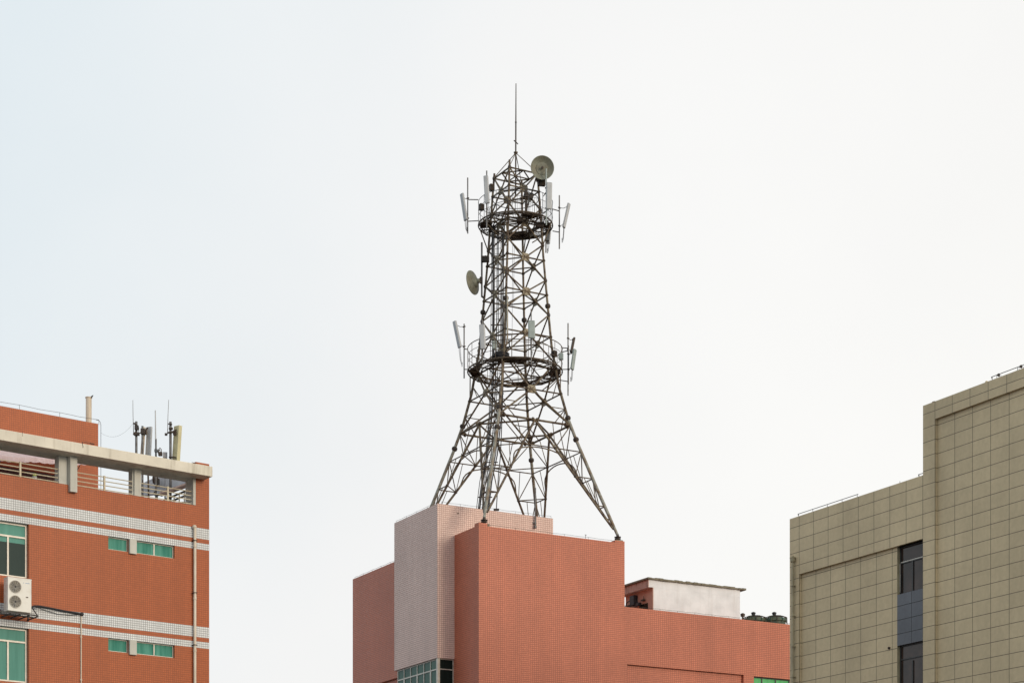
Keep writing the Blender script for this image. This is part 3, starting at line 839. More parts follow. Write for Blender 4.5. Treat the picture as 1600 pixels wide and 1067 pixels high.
antenna('small grey panel antenna hanging below the upper platform', (859,350), (856.5,381), 107.0, .22, az=150, mat='panel', pole=(853,345,395,106.9))
antenna('grey panel antenna tilted outward at far left of the lower platform', (709.8,502), (718.3,543), 105.4, .25, az=-50, pole=(725.2,506,591,105.8), arms=[(545,*r2(182),0),(577,*r2(184),0)])
antenna('light grey panel antenna facing forward on the left of the lower platform', (753,507), (754.8,545.5), 103.3, .30, az=-10, pole=(753.5,500,568,103.5), arms=[(556,*r2(232),0)])
antenna('grey-green panel antenna in front of the shaft above the lower platform', (830.4,501), (831.0,528.5), 103.1, .36, az=8, mat='panel_green', pole=(830,483,570,103.3), arms=[(552,*r2(-70),0)])
antenna('dark panel antenna seen from behind, upper one at the right of the lower platform', (897,528), (892.5,551), 106.0, .34, az=100, mat='darksteel', pole=(887.6,505,618,105.8), arms=[(544,*r2(-6),0),(548,*r2(0),0),(577,*r2(-4),0),(596,c2.x+2.3,c2.y-.2,.1)], cable=False)
antenna('pale grey-green panel antenna hanging at the right end of the lower platform', (898.5,546), (894,577.5), 105.2, .27, az=60, mat='panel_green', pole=(888.2,540,600,105.6))
# lone pole at the left of the shaft that carries the lower dish
t = thing('dish_pole', 'dark vertical pole bracketed to the left side of the shaft', 'pole', at(752.8,463,106.2))
p = MB(); p.tube(at(752.8,464,106.2), at(752.8,379,106.2), .05, 8); p.build('tube', M['pole'], t, smooth=True)
p = MB()
for py in (404, 463): a = at(752.8,py,106.2); p.obox(a.lerp(cor('C', a.z-EYE), .5), (cor('C', a.z-EYE)-a).normalized(), (0,1,0), (0,0,1), .42, .12, .10)
p.build('clamp', M['darksteel'], t)

# ------------------------------------------------------------------ dishes
def dish(label, c, R, face, mount_to, back_axis=True):
    t = thing('dish_antenna', label, 'dish antenna', mount_to, 'dish antennas on the lattice tower')
    f = Vector(face).normalized(); c = Vector(c)
    p = MB(); dp = R*.30
    prof = [(0,.04),(dp*.06,R*.25),(dp*.25,R*.5),(dp*.56,R*.75),(dp,R),(dp+.03,R*1.015),(dp+.035,R*.985),(dp*.6,R*.74),(dp*.3,R*.48),(dp*.12,R*.24),(.03,.02)]
    p.lathe(c-f*dp, f, prof, 44)
    d_ = p.build('reflector', M['dish'], t, smooth=True)
    p = MB(); p.tube(c-f*dp*.95, c+f*.02, .03, 8); p.lathe(c-f*.02, f, [(0,.05),(.05,.07),(.08,.07),(.09,.03)], 12)
    p.build('feed_horn', M['darksteel'], d_)
    p = MB(); p.lathe(c-f*(dp+.01), -f, [(-.10,R*.52),(-.02,R*.46),(.05,R*.34),(.10,R*.20),(.22,R*.17),(.24,.05)], 24); hub = p.build('hub', M['dish'], t, smooth=True)
    p = MB(); e = c-f*(dp+.22)
    p.tube(e, mount_to, .045, 8); p.obox(mount_to, (1,0,0), (0,1,0), (0,0,1), .16, .16, .34)
    up = Vector((0,0,1)); sd = f.cross(up).normalized()
    p.tube(e+up*.12, mount_to+up*.14, .022, 6); p.tube(e-up*.12, mount_to-up*.14, .022, 6)
    p.tube(c-f*dp*.5+sd*R*.55, mount_to+up*.1, .018, 6)
    p.build('mount', M['darksteel'], t)
dc = at(847.4, 262.3, 104.4)
dish('round olive-grey dish facing forward at the tower top', dc, .63, (.12,-1,-.08), Vector((dc.x-.25, dc.y+.55, dc.z-.35)))
mt = at(752.0, 438, 106.2)
dc = at(739.0, 441.5, 106.2)
dish('olive-grey dish seen from behind at the left of the shaft', dc, .65, (-.86,.50,-.08), mt)

# ================================================================== LEFT BUILDING
lb = thing('brick_red_building', 'orange-red tiled building with white bands and roof terrace at left', 'building', FL.pt(4,-8,G0))
LW = 16.0
small = []
for k in range(5):
    dz = -3.6*k
    small += [(1.41,2.956,14.79+dz,15.258+dz), (3.23,4.02,14.79+dz,15.258+dz)]
big = [(6.995, 9.35, 13.38-3.6*k, 15.258-3.6*k) for k in range(5)]
big = [b for b in big if b[2] > G0]; small = [s for s in small if s[2] > G0]
mb = MB()
holes = [(a,b,c_,d_,.16,False) for (a,b,c_,d_) in small]+[(a,b,c_,d_,.2,False) for (a,b,c_,d_) in big]
mb.wall(FL, 0, LW, G0, 16.84, 0, holes)
# thickness of the terrace wall and the rest of the body
mb.quad(FL.pt(.56,0,16.84), FL.pt(LW,0,16.84), FL.pt(LW,-.25,16.84), FL.pt(.56,-.25,16.84))
mb.quad(FL.pt(.56,-.25,15.9), FL.pt(LW,-.25,15.9), FL.pt(LW,-.25,16.84), FL.pt(.56,-.25,16.84))
s0 = Frame(FL.o, -FL.n, -FL.d); mb.wall(s0, 0, 20, G0, 16.2)
s1 = Frame(FL.o+FL.d*LW, -FL.n, FL.d); mb.wall(s1, 0, 20, G0, 16.2)
s2 = Frame(FL.o-FL.n*20, FL.d, -FL.n); mb.wall(s2, 0, LW, G0, 16.2)
# corner pier rising through the slab
mb.wall(FL, 0, .55, 16.842, 18.43); mb.wall(s0, 0, .6, 16.21, 18.43)
mb.quad(FL.pt(.55,0,16.842), FL.pt(.55,-.6,16.842), FL.pt(.55,-.6,18.43), FL.pt(.55,0,18.43))
mb.quad(FL.pt(0,-.6,16.2), FL.pt(.55,-.6,16.2), FL.pt(.55,-.6,18.43), FL.pt(0,-.6,18.43))
mb.quad(FL.pt(0,0,18.43), FL.pt(.55,0,18.43), FL.pt(.55,-.6,18.43), FL.pt(0,-.6,18.43))
mb.build('wall', M['brick'], lb, fr=FL, uz=16.04)
mb = MB(); mb.boxf(FL, .0, LW, -20, -.26, 15.9, 15.99); mb.build('terrace_floor', M['roof'], lb)
PH = 3.7; PA, PZt = FL.at(153.5, 662, -PH)
mb = MB(); mb.boxf(FL, PA, LW, -10, -PH, 15.992, PZt); mb.build('penthouse', M['brick_plain'], lb, fr=Frame(FL.pt(0,-PH,0).xy, FL.d, FL.n), uz=16.04+.01)
# slab canopy
mb = MB(); mb.boxf(FL, .19, LW, -.68, .60, 17.82, 18.19)
slab = mb.build('canopy_slab', M['concrete'], lb, bevel=.012)
mb = MB()
random.seed(3)
def crack(px, py, n, dx, dy, r=.008):
    pts = []
    for k in range(n):
        a, z = FL.at(px+dx*k+random.uniform(-.4,.4), py+dy*k+random.uniform(-.5,.5), .602); pts.append(FL.pt(a, .602, z))
    mb.poly(pts, r, 4)
crack(129, 690, 8, .05, 1.4, .012); crack(131, 690.5, 10, 1.7, .38, .010); crack(140,692.5,5,1.9,.35,.016)
crack(300,722,6,1.6,.3,.010); crack(35,681.5,3,.0,-4.0,.006)
mb.build('crack', M['darksteel'], slab)
# columns
mb = MB()
mb.boxf(FL, 2.73, 2.99, -.42, -.02, 15.99, 17.819)
mb.boxf(FL, 2.99, 3.04, -.40, -.10, 15.99, 17.819)
mb.build('column', M['column'], lb)
mb = MB(); mb.boxf(FL, 5.54, 5.86, -.40, -.06, 15.99, 17.819); mb.build('column', M['column'], lb)
mb = MB(); mb.boxf(FL, 5.27, 5.53, -.30, .16, 16.58, 17.819); mb.build('column', M['column'], lb)
mb = MB(); mb.boxf(FL, .562, .66, -.60, .012, 16.845, 17.819); mb.build('column', M['column'], lb)
for a in (8.6, 11.6, 14.6):
    mb = MB(); mb.boxf(FL, a, a+.3, -.42, -.02, 15.99, 17.819); mb.build('column', M['column'], lb)
# terrace railing
def rail(a0, a1, posts):
    mb = MB()
    for k in range(4): mb.tube(FL.pt(a0,-.12,16.90+.15*k), FL.pt(a1,-.12,16.90+.15*k), .018, 6)
    for px in posts:
        a, _ = FL.at(px, 740, -.12); mb.boxf(FL, a-.03, a+.03, -.15, -.09, 16.84, 17.39)
    return mb.build('railing', M['cream'], lb)
rail(.66, 2.73, (262,)); rail(3.04, 5.30, (163,)); rail(5.86, 8.6, (31.5,)); rail(8.9, 11.6, ())
# windows
for (a0, a1, z0, z1) in small:
    wide = a1-a0 > 1
    window(lb, FL, a0, a1, z0, z1, -.15, 'teal', 'alu', mull=[((a0+a1)/2, z0, z1, .045)] if wide else (), w=.035)
for k in range(5):
    z0 = 14.73-3.6*k
    if z0 < G0: continue
    p = MB(); p.boxf(FL, 2.958, 3.228, -.15, .10, z0, z0+.53); p.build('window_pier', M['column'], lb, bevel=.008)
for i, (a0, a1, z0, z1) in enumerate(big):
    window(lb, FL, a0, a1, z0, z1, -.19, 'teal_dark' if i == 0 else 'teal_mid', 'alu', mull=[(7.69,z0,z1-.47,.06),(8.45,z0,z1-.47,.06)], trans=[(z1-.47,.06)], w=.07)
# wires along the roof edge and penthouse
wire(lb, FL, .1, 12, -.3, 18.19, .16, 1.2, .007, mat='cream')
wire(lb, Frame(FL.pt(0,-PH-.05,0).xy, FL.d, FL.n), PA-.05, 12, 0, PZt, .17, 1.6, .007)
p = MB()
fp = Frame(FL.pt(0,-PH-.05,0).xy, FL.d, FL.n)
p.poly([fp.pt(PA+.07,0,PZt+.15), fp.pt(PA-.03,0,PZt+.15), fp.pt(PA-.10,0,PZt+.10), fp.pt(PA-.13,0,PZt), fp.pt(PA-.13,0,16.0)], .009, 5)
p.build('down_conductor', M['darksteel'], lb)
p = MB(); A_ = fp.pt(PA-.13,0,PZt-.3); B_ = at(207.5, 662, 72.2)
p.poly([A_.lerp(B_, k/10)-Vector((0,0,.30*4*(k/10)*(1-k/10))) for k in range(11)], .003, 4)
tag(p.build('hanging_wire', M['pole'], None, base=A_), 'thin wire sagging between the penthouse corner and the roof antennas', 'wire')

# flue with a bird
FD = 4.4; fa, fz_ = FL.at(138.6, 622, -FD); ft = FL.pt(fa, -FD, fz_); fl = ft; fb = Vector((fl.x, fl.y, PZt+EYE))
p = MB(); p.lathe(Vector((fl.x, fl.y, PZt+.003+EYE)), (0,0,1), [(0,.11),(ft.z-fb.z,.11),(ft.z-fb.z,.13),(ft.z-fb.z+.03,.13),(ft.z-fb.z+.03,.085),(ft.z-fb.z-.1,.085)], 20)
tag(p.build('flue_pipe', M['pvc'], None, base=fb, smooth=True), 'cream round flue pipe rising from the penthouse roof at left', 'pipe')
bp_ = at(143.0, 620.0, ft.y-.05)
p = MB()
p.poly([bp_+Vector((-.085,0,-.045)), bp_+Vector((-.04,0,-.02)), bp_+Vector((0,0,0)), bp_+Vector((.03,0,.025)), bp_+Vector((.045,0,.05)), bp_+Vector((.058,0,.058))], [.008,.02,.032,.026,.019,.012], 8)
p.poly([bp_+Vector((.056,0,.056)), bp_+Vector((.085,0,.052))], [.008,.001], 5)
p.tube(bp_+Vector((0,-.01,-.02)), bp_+Vector((0,-.01,-.055)), .004, 4); p.tube(bp_+Vector((0,.01,-.02)), bp_+Vector((0,.01,-.055)), .004, 4)
p.poly([bp_+Vector((-.07,0,-.04)), bp_+Vector((-.14,0,-.055))], [.014,.01], 5)
tag(p.build('bird', M['bird'], None, base=bp_-Vector((0,0,.055)), smooth=True), 'small dark bird perched on the rim of the cream flue pipe', 'bird')

# awning
aw = thing('awning', 'pale pink fabric awning with scalloped valance above the terrace', 'awning', FL.pt(8,-PH,17.8))
mb = MB(); n = 60
def aww(k, b, z): return FL.pt(3.75+9.25*k/n, -b, z)
AD = 2.2
p0_, p1_ = FL.at(0, 712.3, -AD), FL.at(90, 717, -AD)
SL = (p1_[1]-p0_[1])/(p0_[0]-p1_[0])
def fza(a): return p0_[1]+SL*(p0_[0]-a)
A1_ = FL.at(151, 724, -AD)[0]
def aww(k, b, z): return FL.pt(A1_+(13-A1_)*k/n, -b, z)
def fz(k): return fza(A1_+(13-A1_)*k/n)+.012*math.sin(k*.9)
for k in range(n):
    rows = [(PH-.01,.85),(PH-.5,.56),(AD+.5,.28),(AD,0)]
    for (b0, z0), (b1, z1) in zip(rows, rows[1:]):
        mb.quad(aww(k,b0,fz(k)+z0), aww(k+1,b0,fz(k+1)+z0), aww(k+1,b1,fz(k+1)+z1), aww(k,b1,fz(k)+z1))
mb.build('canopy', M['awning'], aw, smooth=True)
mb = MB(); n2 = 90
for k in range(n2):
    a0 = A1_+(13-A1_)*k/n2; a1 = A1_+(13-A1_)*(k+1)/n2
    hh = lambda j: fz(j/1.5)-.165-.03*abs(math.sin(j*math.pi/3.0))+.012*math.sin(j*.37)
    w0 = AD-.02-.03*math.sin(k*1.3); w1 = AD-.02-.03*math.sin((k+1)*1.3)
    mb.quad(FL.pt(a0,-AD,fz(k/1.5)), FL.pt(a1,-AD,fz((k+1)/1.5)), FL.pt(a1,-w1,hh(k+1)), FL.pt(a0,-w0,hh(k)))
mb.build('valance', M['awning'], aw)
for a in (4.0, 7.0, 10.0):
    mb = MB(); mb.tube(FL.pt(a,-PH,17.5), FL.pt(a,-AD-.02,fza(a)-.05), .016, 6); mb.build('awning_arm', M['pole'], aw)

mb = MB(); a_s = FL.at(113, 740, -PH)[0]  # added dark ribbed panel, paints the awning's shade onto the penthouse wall
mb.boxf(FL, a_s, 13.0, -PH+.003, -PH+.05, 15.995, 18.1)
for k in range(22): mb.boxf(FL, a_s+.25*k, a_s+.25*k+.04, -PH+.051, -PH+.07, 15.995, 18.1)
mb.build('shade_panel', M['painted_shade'], lb)
# air conditioner
FAC = Frame(FL.pt(0,.75,0).xy, FL.d, FL.n)
A0, Z1 = FAC.at(49.2, 905.2); A1, _ = FAC.at(12.2, 903); Z0 = FAC.at(48.5, 957.2)[1]
ac = thing('air_conditioner', 'white outdoor air conditioner with two fans on a black wall bracket', 'air conditioner', FL.pt((A0+A1)/2,.2,Z0-.1))
mb = MB(); mb.boxf(FAC, A0, A1, -.34, 0, Z0, Z1); body = mb.build('casing', M['white_metal'], ac, bevel=.012)
mb = MB()
mb.boxf(FAC, A0-.004, A1+.004, -.345, .006, Z1-.03, Z1+.004)
mb.boxf(FAC, A0+.335, A0+.341, 0, .004, Z0+.02, Z1-.04)
for k in range(16): mb.boxf(FAC, A1, A1+.012, -.32, -.10, Z0+.08+.062*k, Z0+.10+.062*k)
mb.build('grille', M['white_metal'], body)
for zc in (Z0+.83, Z0+.32):
    ctr = FAC.pt(A1-.265, 0, zc); nn = Vector((FAC.n.x, FAC.n.y, 0)); R = .205
    mb = MB(); mb.lathe(ctr, nn, [(.0,R),(.004,R),(.004,.01)], 30); f_ = mb.build('fan', M['fan'], ac)
    mb = MB()
    sd = Vector((FAC.d.x, FAC.d.y, 0)); up = Vector((0,0,1))
    for rr in (.06,.10,.14,.175,R): mb.poly([ctr+nn*.02+(sd*math.cos(2*math.pi*k/28)+up*math.sin(2*math.pi*k/28))*rr for k in range(28)], .005 if rr < R else .012, 4, True)
    for k in range(12):
        e = sd*math.cos(math.pi*k/6)+up*math.sin(math.pi*k/6); mb.tube(ctr+nn*.02+e*.04, ctr+nn*.02+e*R, .005, 4)
    mb.build('fan_guard', M['alu'], f_)
    mb = MB()
    for k in range(3):
        a = 2*math.pi*k/3+.4
        e0 = sd*math.cos(a)+up*math.sin(a); e1 = sd*math.cos(a+.8)+up*math.sin(a+.8)
        mb.quad(ctr+nn*.008+e0*.04, ctr+nn*.012+e0*.17, ctr+nn*.008+e1*.18, ctr+nn*.008+e1*.05)
    mb.lathe(ctr+nn*.005, nn, [(0,.05),(.012,.045)], 12)
    mb.build('fan_blade', M['cable'], f_)
mb = MB(); mb.boxf(FAC, A0+.07, A0+.22, .001, .004, Z1-.155, Z1-.135); mb.boxf(FAC, A0+.27, A0+.295, .001, .004, Z1-.155, Z1-.13); mb.build('logo', M['blue'], ac)
mb = MB(); mb.boxf(FAC, A0+.12, A0+.20, .001, .012, Z0+.50, Z0+.53); mb.build('handle', M['darksteel'], ac)
mb = MB(); zb = Z0-.05
for d in (.78, .38): mb.boxf(FL, A0-.22, A1+.30, d-.025, d+.025, zb-.04, zb)
for a in (A0-.20, A0+.1, (A0+A1)/2, A1-.1, A1+.25): mb.boxf(FL, a-.02, a+.02, 0, .82, zb-.075, zb-.041)
for a in (A0-.20, A1+.25):
    mb.tube(FL.pt(a,.80,zb-.03), FL.pt(a,.02,zb+.55), .018, 6); mb.boxf(FL, a-.022, a+.022, .0, .03, zb-.1, zb+.6)
mb.build('bracket', M['cable'], ac)
# insulated pipe run
mb = MB()
def FLp(px, py, d): a, z = FL.at(px, py, d); return FL.pt(a, d, z)
mb.poly([FL.pt(A0-.0,.5,Z0+.2), FLp(53,946.5,.25), FLp(62,946.8,.06), FLp(80,950,.06), FLp(100,954,.06), FLp(126,958.5,.06), FLp(129,959,.05)], .035, 8)
mb.poly([FLp(55,948,.2), FLp(68,952,.05), FLp(90,958.8,.05), FLp(110,960.3,.05), FLp(126,959.5,.05)], .011, 6)
q = FLp(128,959,.06); mb.ball(q, .07, 8)
tag(mb.build('refrigerant_pipe', M['cable'], None, base=q, smooth=True), 'black insulated pipe running along the white band from the air conditioner', 'pipe')
a, z = FL.at(126, 960)
mb = MB(); mb.tube(FL.pt(a,.04,z), FL.pt(a,.04,G0+.2), .022, 8)
for k in range(8): mb.boxf(FL, a-.035, a+.035, 0, .06, z-.8-1.5*k, z-.77-1.5*k)
tag(mb.build('drain_hose', M['pvc'], None, base=FL.pt(a,.04,G0)), 'thin white drain pipe running down from the black pipe end', 'pipe')
# downpipe
a, z = FL.at(302.5, 822)
dp = thing('downpipe', 'white rainwater pipe down the right corner of the orange-red building', 'pipe', FL.pt(a,.1,G0))
mb = MB(); mb.poly([FL.pt(a+.02,.0,z-.03), FL.pt(a+.01,.07,z-.02), FL.pt(a,.10,z-.1), FL.pt(a,.10,G0)], .053, 12); mb.build('pipe', M['pvc'], dp, smooth=True)
for k in range(10):
    mb = MB()
    if k == 9: mb.ball(FL.pt(a+.01,.08,z-.04), .085, 10)
    else: mb.tube(FL.pt(a,.10,z-.7-1.9*k), FL.pt(a,.10,z-.78-1.9*k), .064, 12)
    mb.build('collar', M['pvc'], dp, smooth=True)
for k in range(9):
    mb = MB(); mb.boxf(FL, a-.075, a+.075, 0, .165, z-.55-1.9*k, z-.525-1.9*k); mb.build('pipe_clip', M['darksteel'], dp)

# rooftop antennas on the left building, standing on the terrace floor
RY = 72.2
FLOOR = 15.99+EYE
def mast(px, py, Y=RY):
    q = at(px, py, Y); return q, Vector((q.x, q.y, FLOOR))
def whip(mb, x0, y0, x1, y1, r=.012, Y=RY): mb.poly([at(x0,y0,Y), at((x0+x1)/2-.3,(y0+y1)/2,Y), at(x1,y1,Y)], [r*.6,r*.8,r], 6)
g_ = 'antenna masts on the terrace of the orange-red building'
tp1, b1 = mast(213, 658.5)
t = thing('whip_antenna', 'dark pole with thin whip, leftmost antenna on the terrace roof', 'antenna', b1, g_)
p = MB(); p.tube(b1, tp1, .045, 10); p.build('pole', M['pole'], t, smooth=True)
p = MB(); whip(p, 207.6, 625, 208.8, 678, .014); p.build('whip', M['pole'], t, smooth=True)
p = MB()
for (x0, y0, x1, y1) in ((208.8,661,214,664),(208,678,217,679),(208.8,677,213,675)): p.tube(at(x0,y0,RY-.08), at(x1,y1,RY-.08), .035, 6)
p.obox(at(213.5,668,RY-.1), (1,0,0), (0,1,0), (0,0,1), .14,.12,.16); p.obox(at(213.5,678,RY-.1), (1,0,0), (0,1,0), (0,0,1), .2,.14,.10)
p.poly([at(214,664,RY-.12), at(217,668,RY-.12), at(216.8,676,RY-.12), at(214,679,RY-.12)], .012, 5)
p.build('clamp', M['darksteel'], t)
tp1, b1 = mast(222.6, 665.5)
t = thing('panel_antenna', 'narrow tan panel antenna behind a dark pole on the terrace roof', 'antenna', b1, g_)
p = MB(); p.tube(b1, tp1, .04, 10); p.build('pole', M['pole'], t, smooth=True)
p = MB(); T_ = at(225, 667.5, RY+.2); B_ = at(220.8, 712, RY+.2); B_.z -= .3
p.obox((T_+B_)/2, (1,.3,0), (-.3,1,0), (T_-B_), .12, .12, (T_-B_).length); p.build('radome', M['pvc'], t, bevel=.01)
p = MB(); p.obox(at(223,674,RY-.05), (1,0,0), (0,1,0), (0,0,1), .14,.14,.2)
p.poly([at(216,677.5,RY-.1), at(219.5,676,RY-.1), at(222,673,RY-.1)], .022, 6); p.poly([at(222.5,672,RY), at(226,675,RY), at(228.5,679,RY+.1)], .022, 6)
p.build('clamp', M['darksteel'], t)
t = thing('panel_antenna', 'light grey panel antenna with dark back bracket on the terrace roof', 'antenna', Vector((at(231.5,710,RY).x, RY+.3, FLOOR)), g_)
T_ = at(233.8, 667, RY+.3); B_ = at(231, 712, RY+.3); B_.z -= .25
p = MB(); p.obox((T_+B_)/2, (1,-.45,0), (.45,1,0), (T_-B_), .20, .11, (T_-B_).length); p.build('radome', M['panel'], t, bevel=.01)
p = MB(); p.poly([at(230.5,668,RY+.1), at(228.3,672,RY+.1), at(228.5,679,RY+.1)], .04, 6); p.tube(Vector((at(230,700,RY).x, RY+.5, FLOOR)), at(230,680,RY+.5), .035, 8); p.build('back_bracket', M['darksteel'], t)
# fibreglass whip
tp1, b1 = mast(243.6, 685.5)
t = thing('whip_antenna', 'pale rod antenna on a thin pole in the middle of the terrace roof', 'antenna', b1, g_)
p = MB(); p.tube(b1, tp1, .034, 8); p.obox(at(244,704,RY-.06), (1,0,0),(0,1,0),(0,0,1), .12,.1,.1); p.build('pole', M['pole'], t, smooth=True)
p = MB(); p.tube(at(243.2,686,RY-.02), at(242.7,641,RY-.02), .026, 8, .02); p.build('whip', M['panel'], t, smooth=True)
t = thing('small_antenna', 'small curved dark antenna beside the pale rod on the roof', 'antenna', at(250,711,RY-.1), g_)
p = MB(); p.poly([at(247,708,RY-.1), at(248,702,RY-.1), at(250,699.5,RY-.1), at(252,702,RY-.1), at(251.5,709,RY-.1)], .018, 6); p.obox(at(250.5,709,RY-.1), (1,0,0),(0,1,0),(0,0,1), .14,.12,.14)
p.tube(at(245,705.5,RY-.05), at(250,703,RY-.1), .02, 6); p.build('loop', M['darksteel'], t)
p = MB(); c_ = at(258,711,RY+.2); p.obox(c_, (1,.2,0),(-.2,1,0),(0,0,1), .16,.14,.2); p.tube(c_, Vector((c_.x,c_.y,FLOOR)), .03, 8); tag(p.build('equipment_box', M['shed'], None, base=Vector((c_.x,c_.y,FLOOR))), 'small grey box on a post between the roof antennas', 'box')
# right mast
tp1, b1 = mast(266.4, 659)
t = thing('panel_antenna', 'large beige panel antenna with whip and dark mast, rightmost on the terrace roof', 'antenna', b1, g_)
p = MB(); p.tube(b1, tp1, .048, 10); p.build('pole', M['pole'], t, smooth=True)
p = MB(); whip(p, 263.6, 624.5, 261.8, 678, .014); p.build('whip', M['pole'], t, smooth=True)
T_ = at(278.2, 665.5, RY+.1); B_ = at(274.2, 719, RY+.1); B_.z -= .3
p = MB(); p.obox((T_+B_)/2, (.8,-.6,0), (.6,.8,0), (T_-B_), .28, .16, (T_-B_).length)
p.build('radome', M['panel_beige'], t, bevel=.012)
p = MB()
for (x0,y0,x1,y1,r) in ((262,662,269,663,.022),(264,669.5,270,669.5,.045),(261.5,676,274,674.5,.035),(266,676.5,276,671.5,.035),(264,714,275,714.5,.03)): p.tube(at(x0,y0,RY-.08), at(x1,y1,RY-.08), r, 6)
p.obox(at(259.5,678.5,RY-.1), (1,0,0),(0,1,0),(0,0,1), .09,.08,.08); p.obox(at(273,677,RY-.02), (1,0,0),(0,1,0),(0,0,1), .12,.1,.12)
p.build('clamp', M['darksteel'], t)
# lower mast hardware seen under the slab
p = MB(); q, b1 = mast(245, 748, 73.1)
p.tube(b1, Vector((q.x,q.y,q.z+.6)), .045, 8); p.obox(at(245,752,72.9), (1,0,0),(0,1,0),(0,0,1), .2,.14,.2); p.obox(at(245,771,72.9), (1,0,0),(0,1,0),(0,0,1), .2,.14,.14)
p.lathe(at(240.5,750,72.9), (0,0,1), [(-.12,.04),(0,.06),(.12,.06),(.16,.03)], 10)
tag(p.build('support_pole', M['darksteel'], None, base=b1), 'dark clamp-covered pole standing on the terrace under the slab', 'pole')

# lean-to shed roof behind the terrace opening
sh = thing('lean_to_shed', 'grey sheet lean-to roof seen through the terrace opening', 'shed', Vector((at(262,770,72.3).x, 72.3, FLOOR)))
p = MB()
a_ = [at(205,779,73.6), at(221,757.5,74.2), at(252,743,73.5), at(303,752,71.75), at(262,770.5,72.3)]
p.hexa(a_, [q+Vector((0,0,.05)) for q in a_]); p.build('roof_sheet', M['shed'], sh)
p = MB(); p.tube(at(251,772,72.4), at(300,755,71.7), .09, 6); p.tube(at(262,772,72.3), Vector((at(262,772,72.3).x, 72.3, FLOOR)), .05, 6); p.build('beam', M['stain'], sh)
p = MB(); p.tube(Vector((at(300,752,71.7).x, 71.7, FLOOR)), at(300,754,71.7), .05, 6); p.build('post', M['column'], sh)
stl = thing('roof_stair', 'dark sloping stair rails behind the terrace railing at the right', 'stair', Vector((at(280,778,71.9).x, 71.9, FLOOR)))
p = MB()
p.tube(at(256,781,72.2), at(297,764,71.5), .036, 6); p.tube(at(270,782,72.1), at(300,770,71.5), .036, 6); p.build('handrail', M['darksteel'], stl)
p = MB()
for k in range(5):
    a = at(256+8*k,782-3.4*k,72.2-.13*k); p.tube(Vector((a.x,a.y,FLOOR)), a, .025, 5)
p.build('stair_post', M['cream'], stl)
p = MB(); c_ = at(292,783,71.3); p.obox(Vector((c_.x,c_.y,FLOOR+.56)), (1,.5,0),(-.5,1,0),(0,0,1), .5,.35,1.1); tag(p.build('roof_box', M['shed'], None, base=(c_.x,c_.y,FLOOR)), 'grey box behind the terrace railing beside the corner pier', 'box')

# potted plant
pc = at(190.5, 768, 71.6); pb = Vector((pc.x, pc.y, FLOOR))
pt = thing('potted_plant', 'small spiky potted plant behind the terrace railing', 'plant', pb)
p = MB(); p.lathe(pb, (0,0,1), [(0,.13),(.02,.13),(.68,.18),(.70,.19),(.72,.16)], 16); p.build('pot', M['panel'], pt, smooth=True)
p = MB(); p.poly([pb+Vector((0,0,.7)), pb+Vector((.01,0,.95)), pb+Vector((0,.01,1.15))], .015, 6); p.build('stem', M['leaf'], pt)
p = MB(); rr = random.Random(5)
for k in range(34):
    a = rr.uniform(0,2*math.pi); el = rr.uniform(-.35,1.2); L = rr.uniform(.16,.30); o_ = pb+Vector((0,0,.78+.42*rr.random()))
    dr = Vector((math.cos(a)*math.cos(el), math.sin(a)*math.cos(el), math.sin(el))); sd = dr.cross(Vector((0,0,1))).normalized()*.02
    m_ = o_+dr*L*.55; e_ = o_+dr*L+Vector((0,0,-.07)); dz_ = Vector((0,0,.006))
    p.quad(o_, m_+sd+dz_, e_, m_-sd+dz_)
p.build('leaves', M['leaf'], pt)
p = MB(); c_ = at(200,775,71.9)
p.lathe(Vector((c_.x,c_.y,FLOOR)), (0,0,1), [(0,.15),(.95,.2),(.98,.21),(.98,.17),(.9,.15)], 14); tag(p.build('plant_pot', M['panel'], None, base=(c_.x,c_.y,FLOOR)), 'tall pale empty pot between the plant and the column', 'pot')
c_ = at(54, 742, 67.6)
t = thing('bucket', 'small lime green and white container behind the left railing', 'container', Vector((c_.x,c_.y,FLOOR)))
p = MB(); p.lathe(Vector((c_.x,c_.y,c_.z-.04)), (0,0,1), [(0,.06),(.09,.065),(.09,.05)], 14); p.build('lid', M['bucket'], t)
p = MB(); p.lathe(Vector((c_.x,c_.y,FLOOR)), (0,0,1), [(0,.08),(c_.z-.045-FLOOR,.085)], 14); p.build('body', M['panel'], t)

# ================================================================== RIGHT BUILDING
rb = thing('olive_building', 'olive panel-clad building with stepped roof at the right', 'building', FRR.pt(8,-8,G0))
LOW, HIGH, ST = 18.53, 21.14, 8.19
mb = MB()
mb.wall(FRR, 0, ST, G0, LOW, 0, [(.64, 8.18, G0+.6, 16.14, .12, False)])
mb.wall(FRR, .64, 6.58, G0+.6, 16.14, -.12)
q = Frame(FRR.o, -FRR.n, -FRR.d); mb.wall(q, 0, 16, G0, LOW)
e = -16
mb.quad(FRR.pt(0,0,LOW), FRR.pt(ST,0,LOW), FRR.pt(ST,-.3,LOW), FRR.pt(0,-.3,LOW))
mb.quad(FRR.pt(.3,-.3,LOW-.6), FRR.pt(ST,-.3,LOW-.6), FRR.pt(ST,-.3,LOW), FRR.pt(.3,-.3,LOW))
mb.quad(FRR.pt(0,0,LOW), FRR.pt(.3,-.3,LOW), FRR.pt(.3,e,LOW), FRR.pt(0,e,LOW))
mb.quad(FRR.pt(.3,-.3,LOW-.6), FRR.pt(.3,e,LOW-.6), FRR.pt(.3,e,LOW), FRR.pt(.3,-.3,LOW))
mb.quad(FRR.pt(.3,-.3,LOW-.6), FRR.pt(ST,-.3,LOW-.6), FRR.pt(ST,e,LOW-.6), FRR.pt(.3,e,LOW-.6))
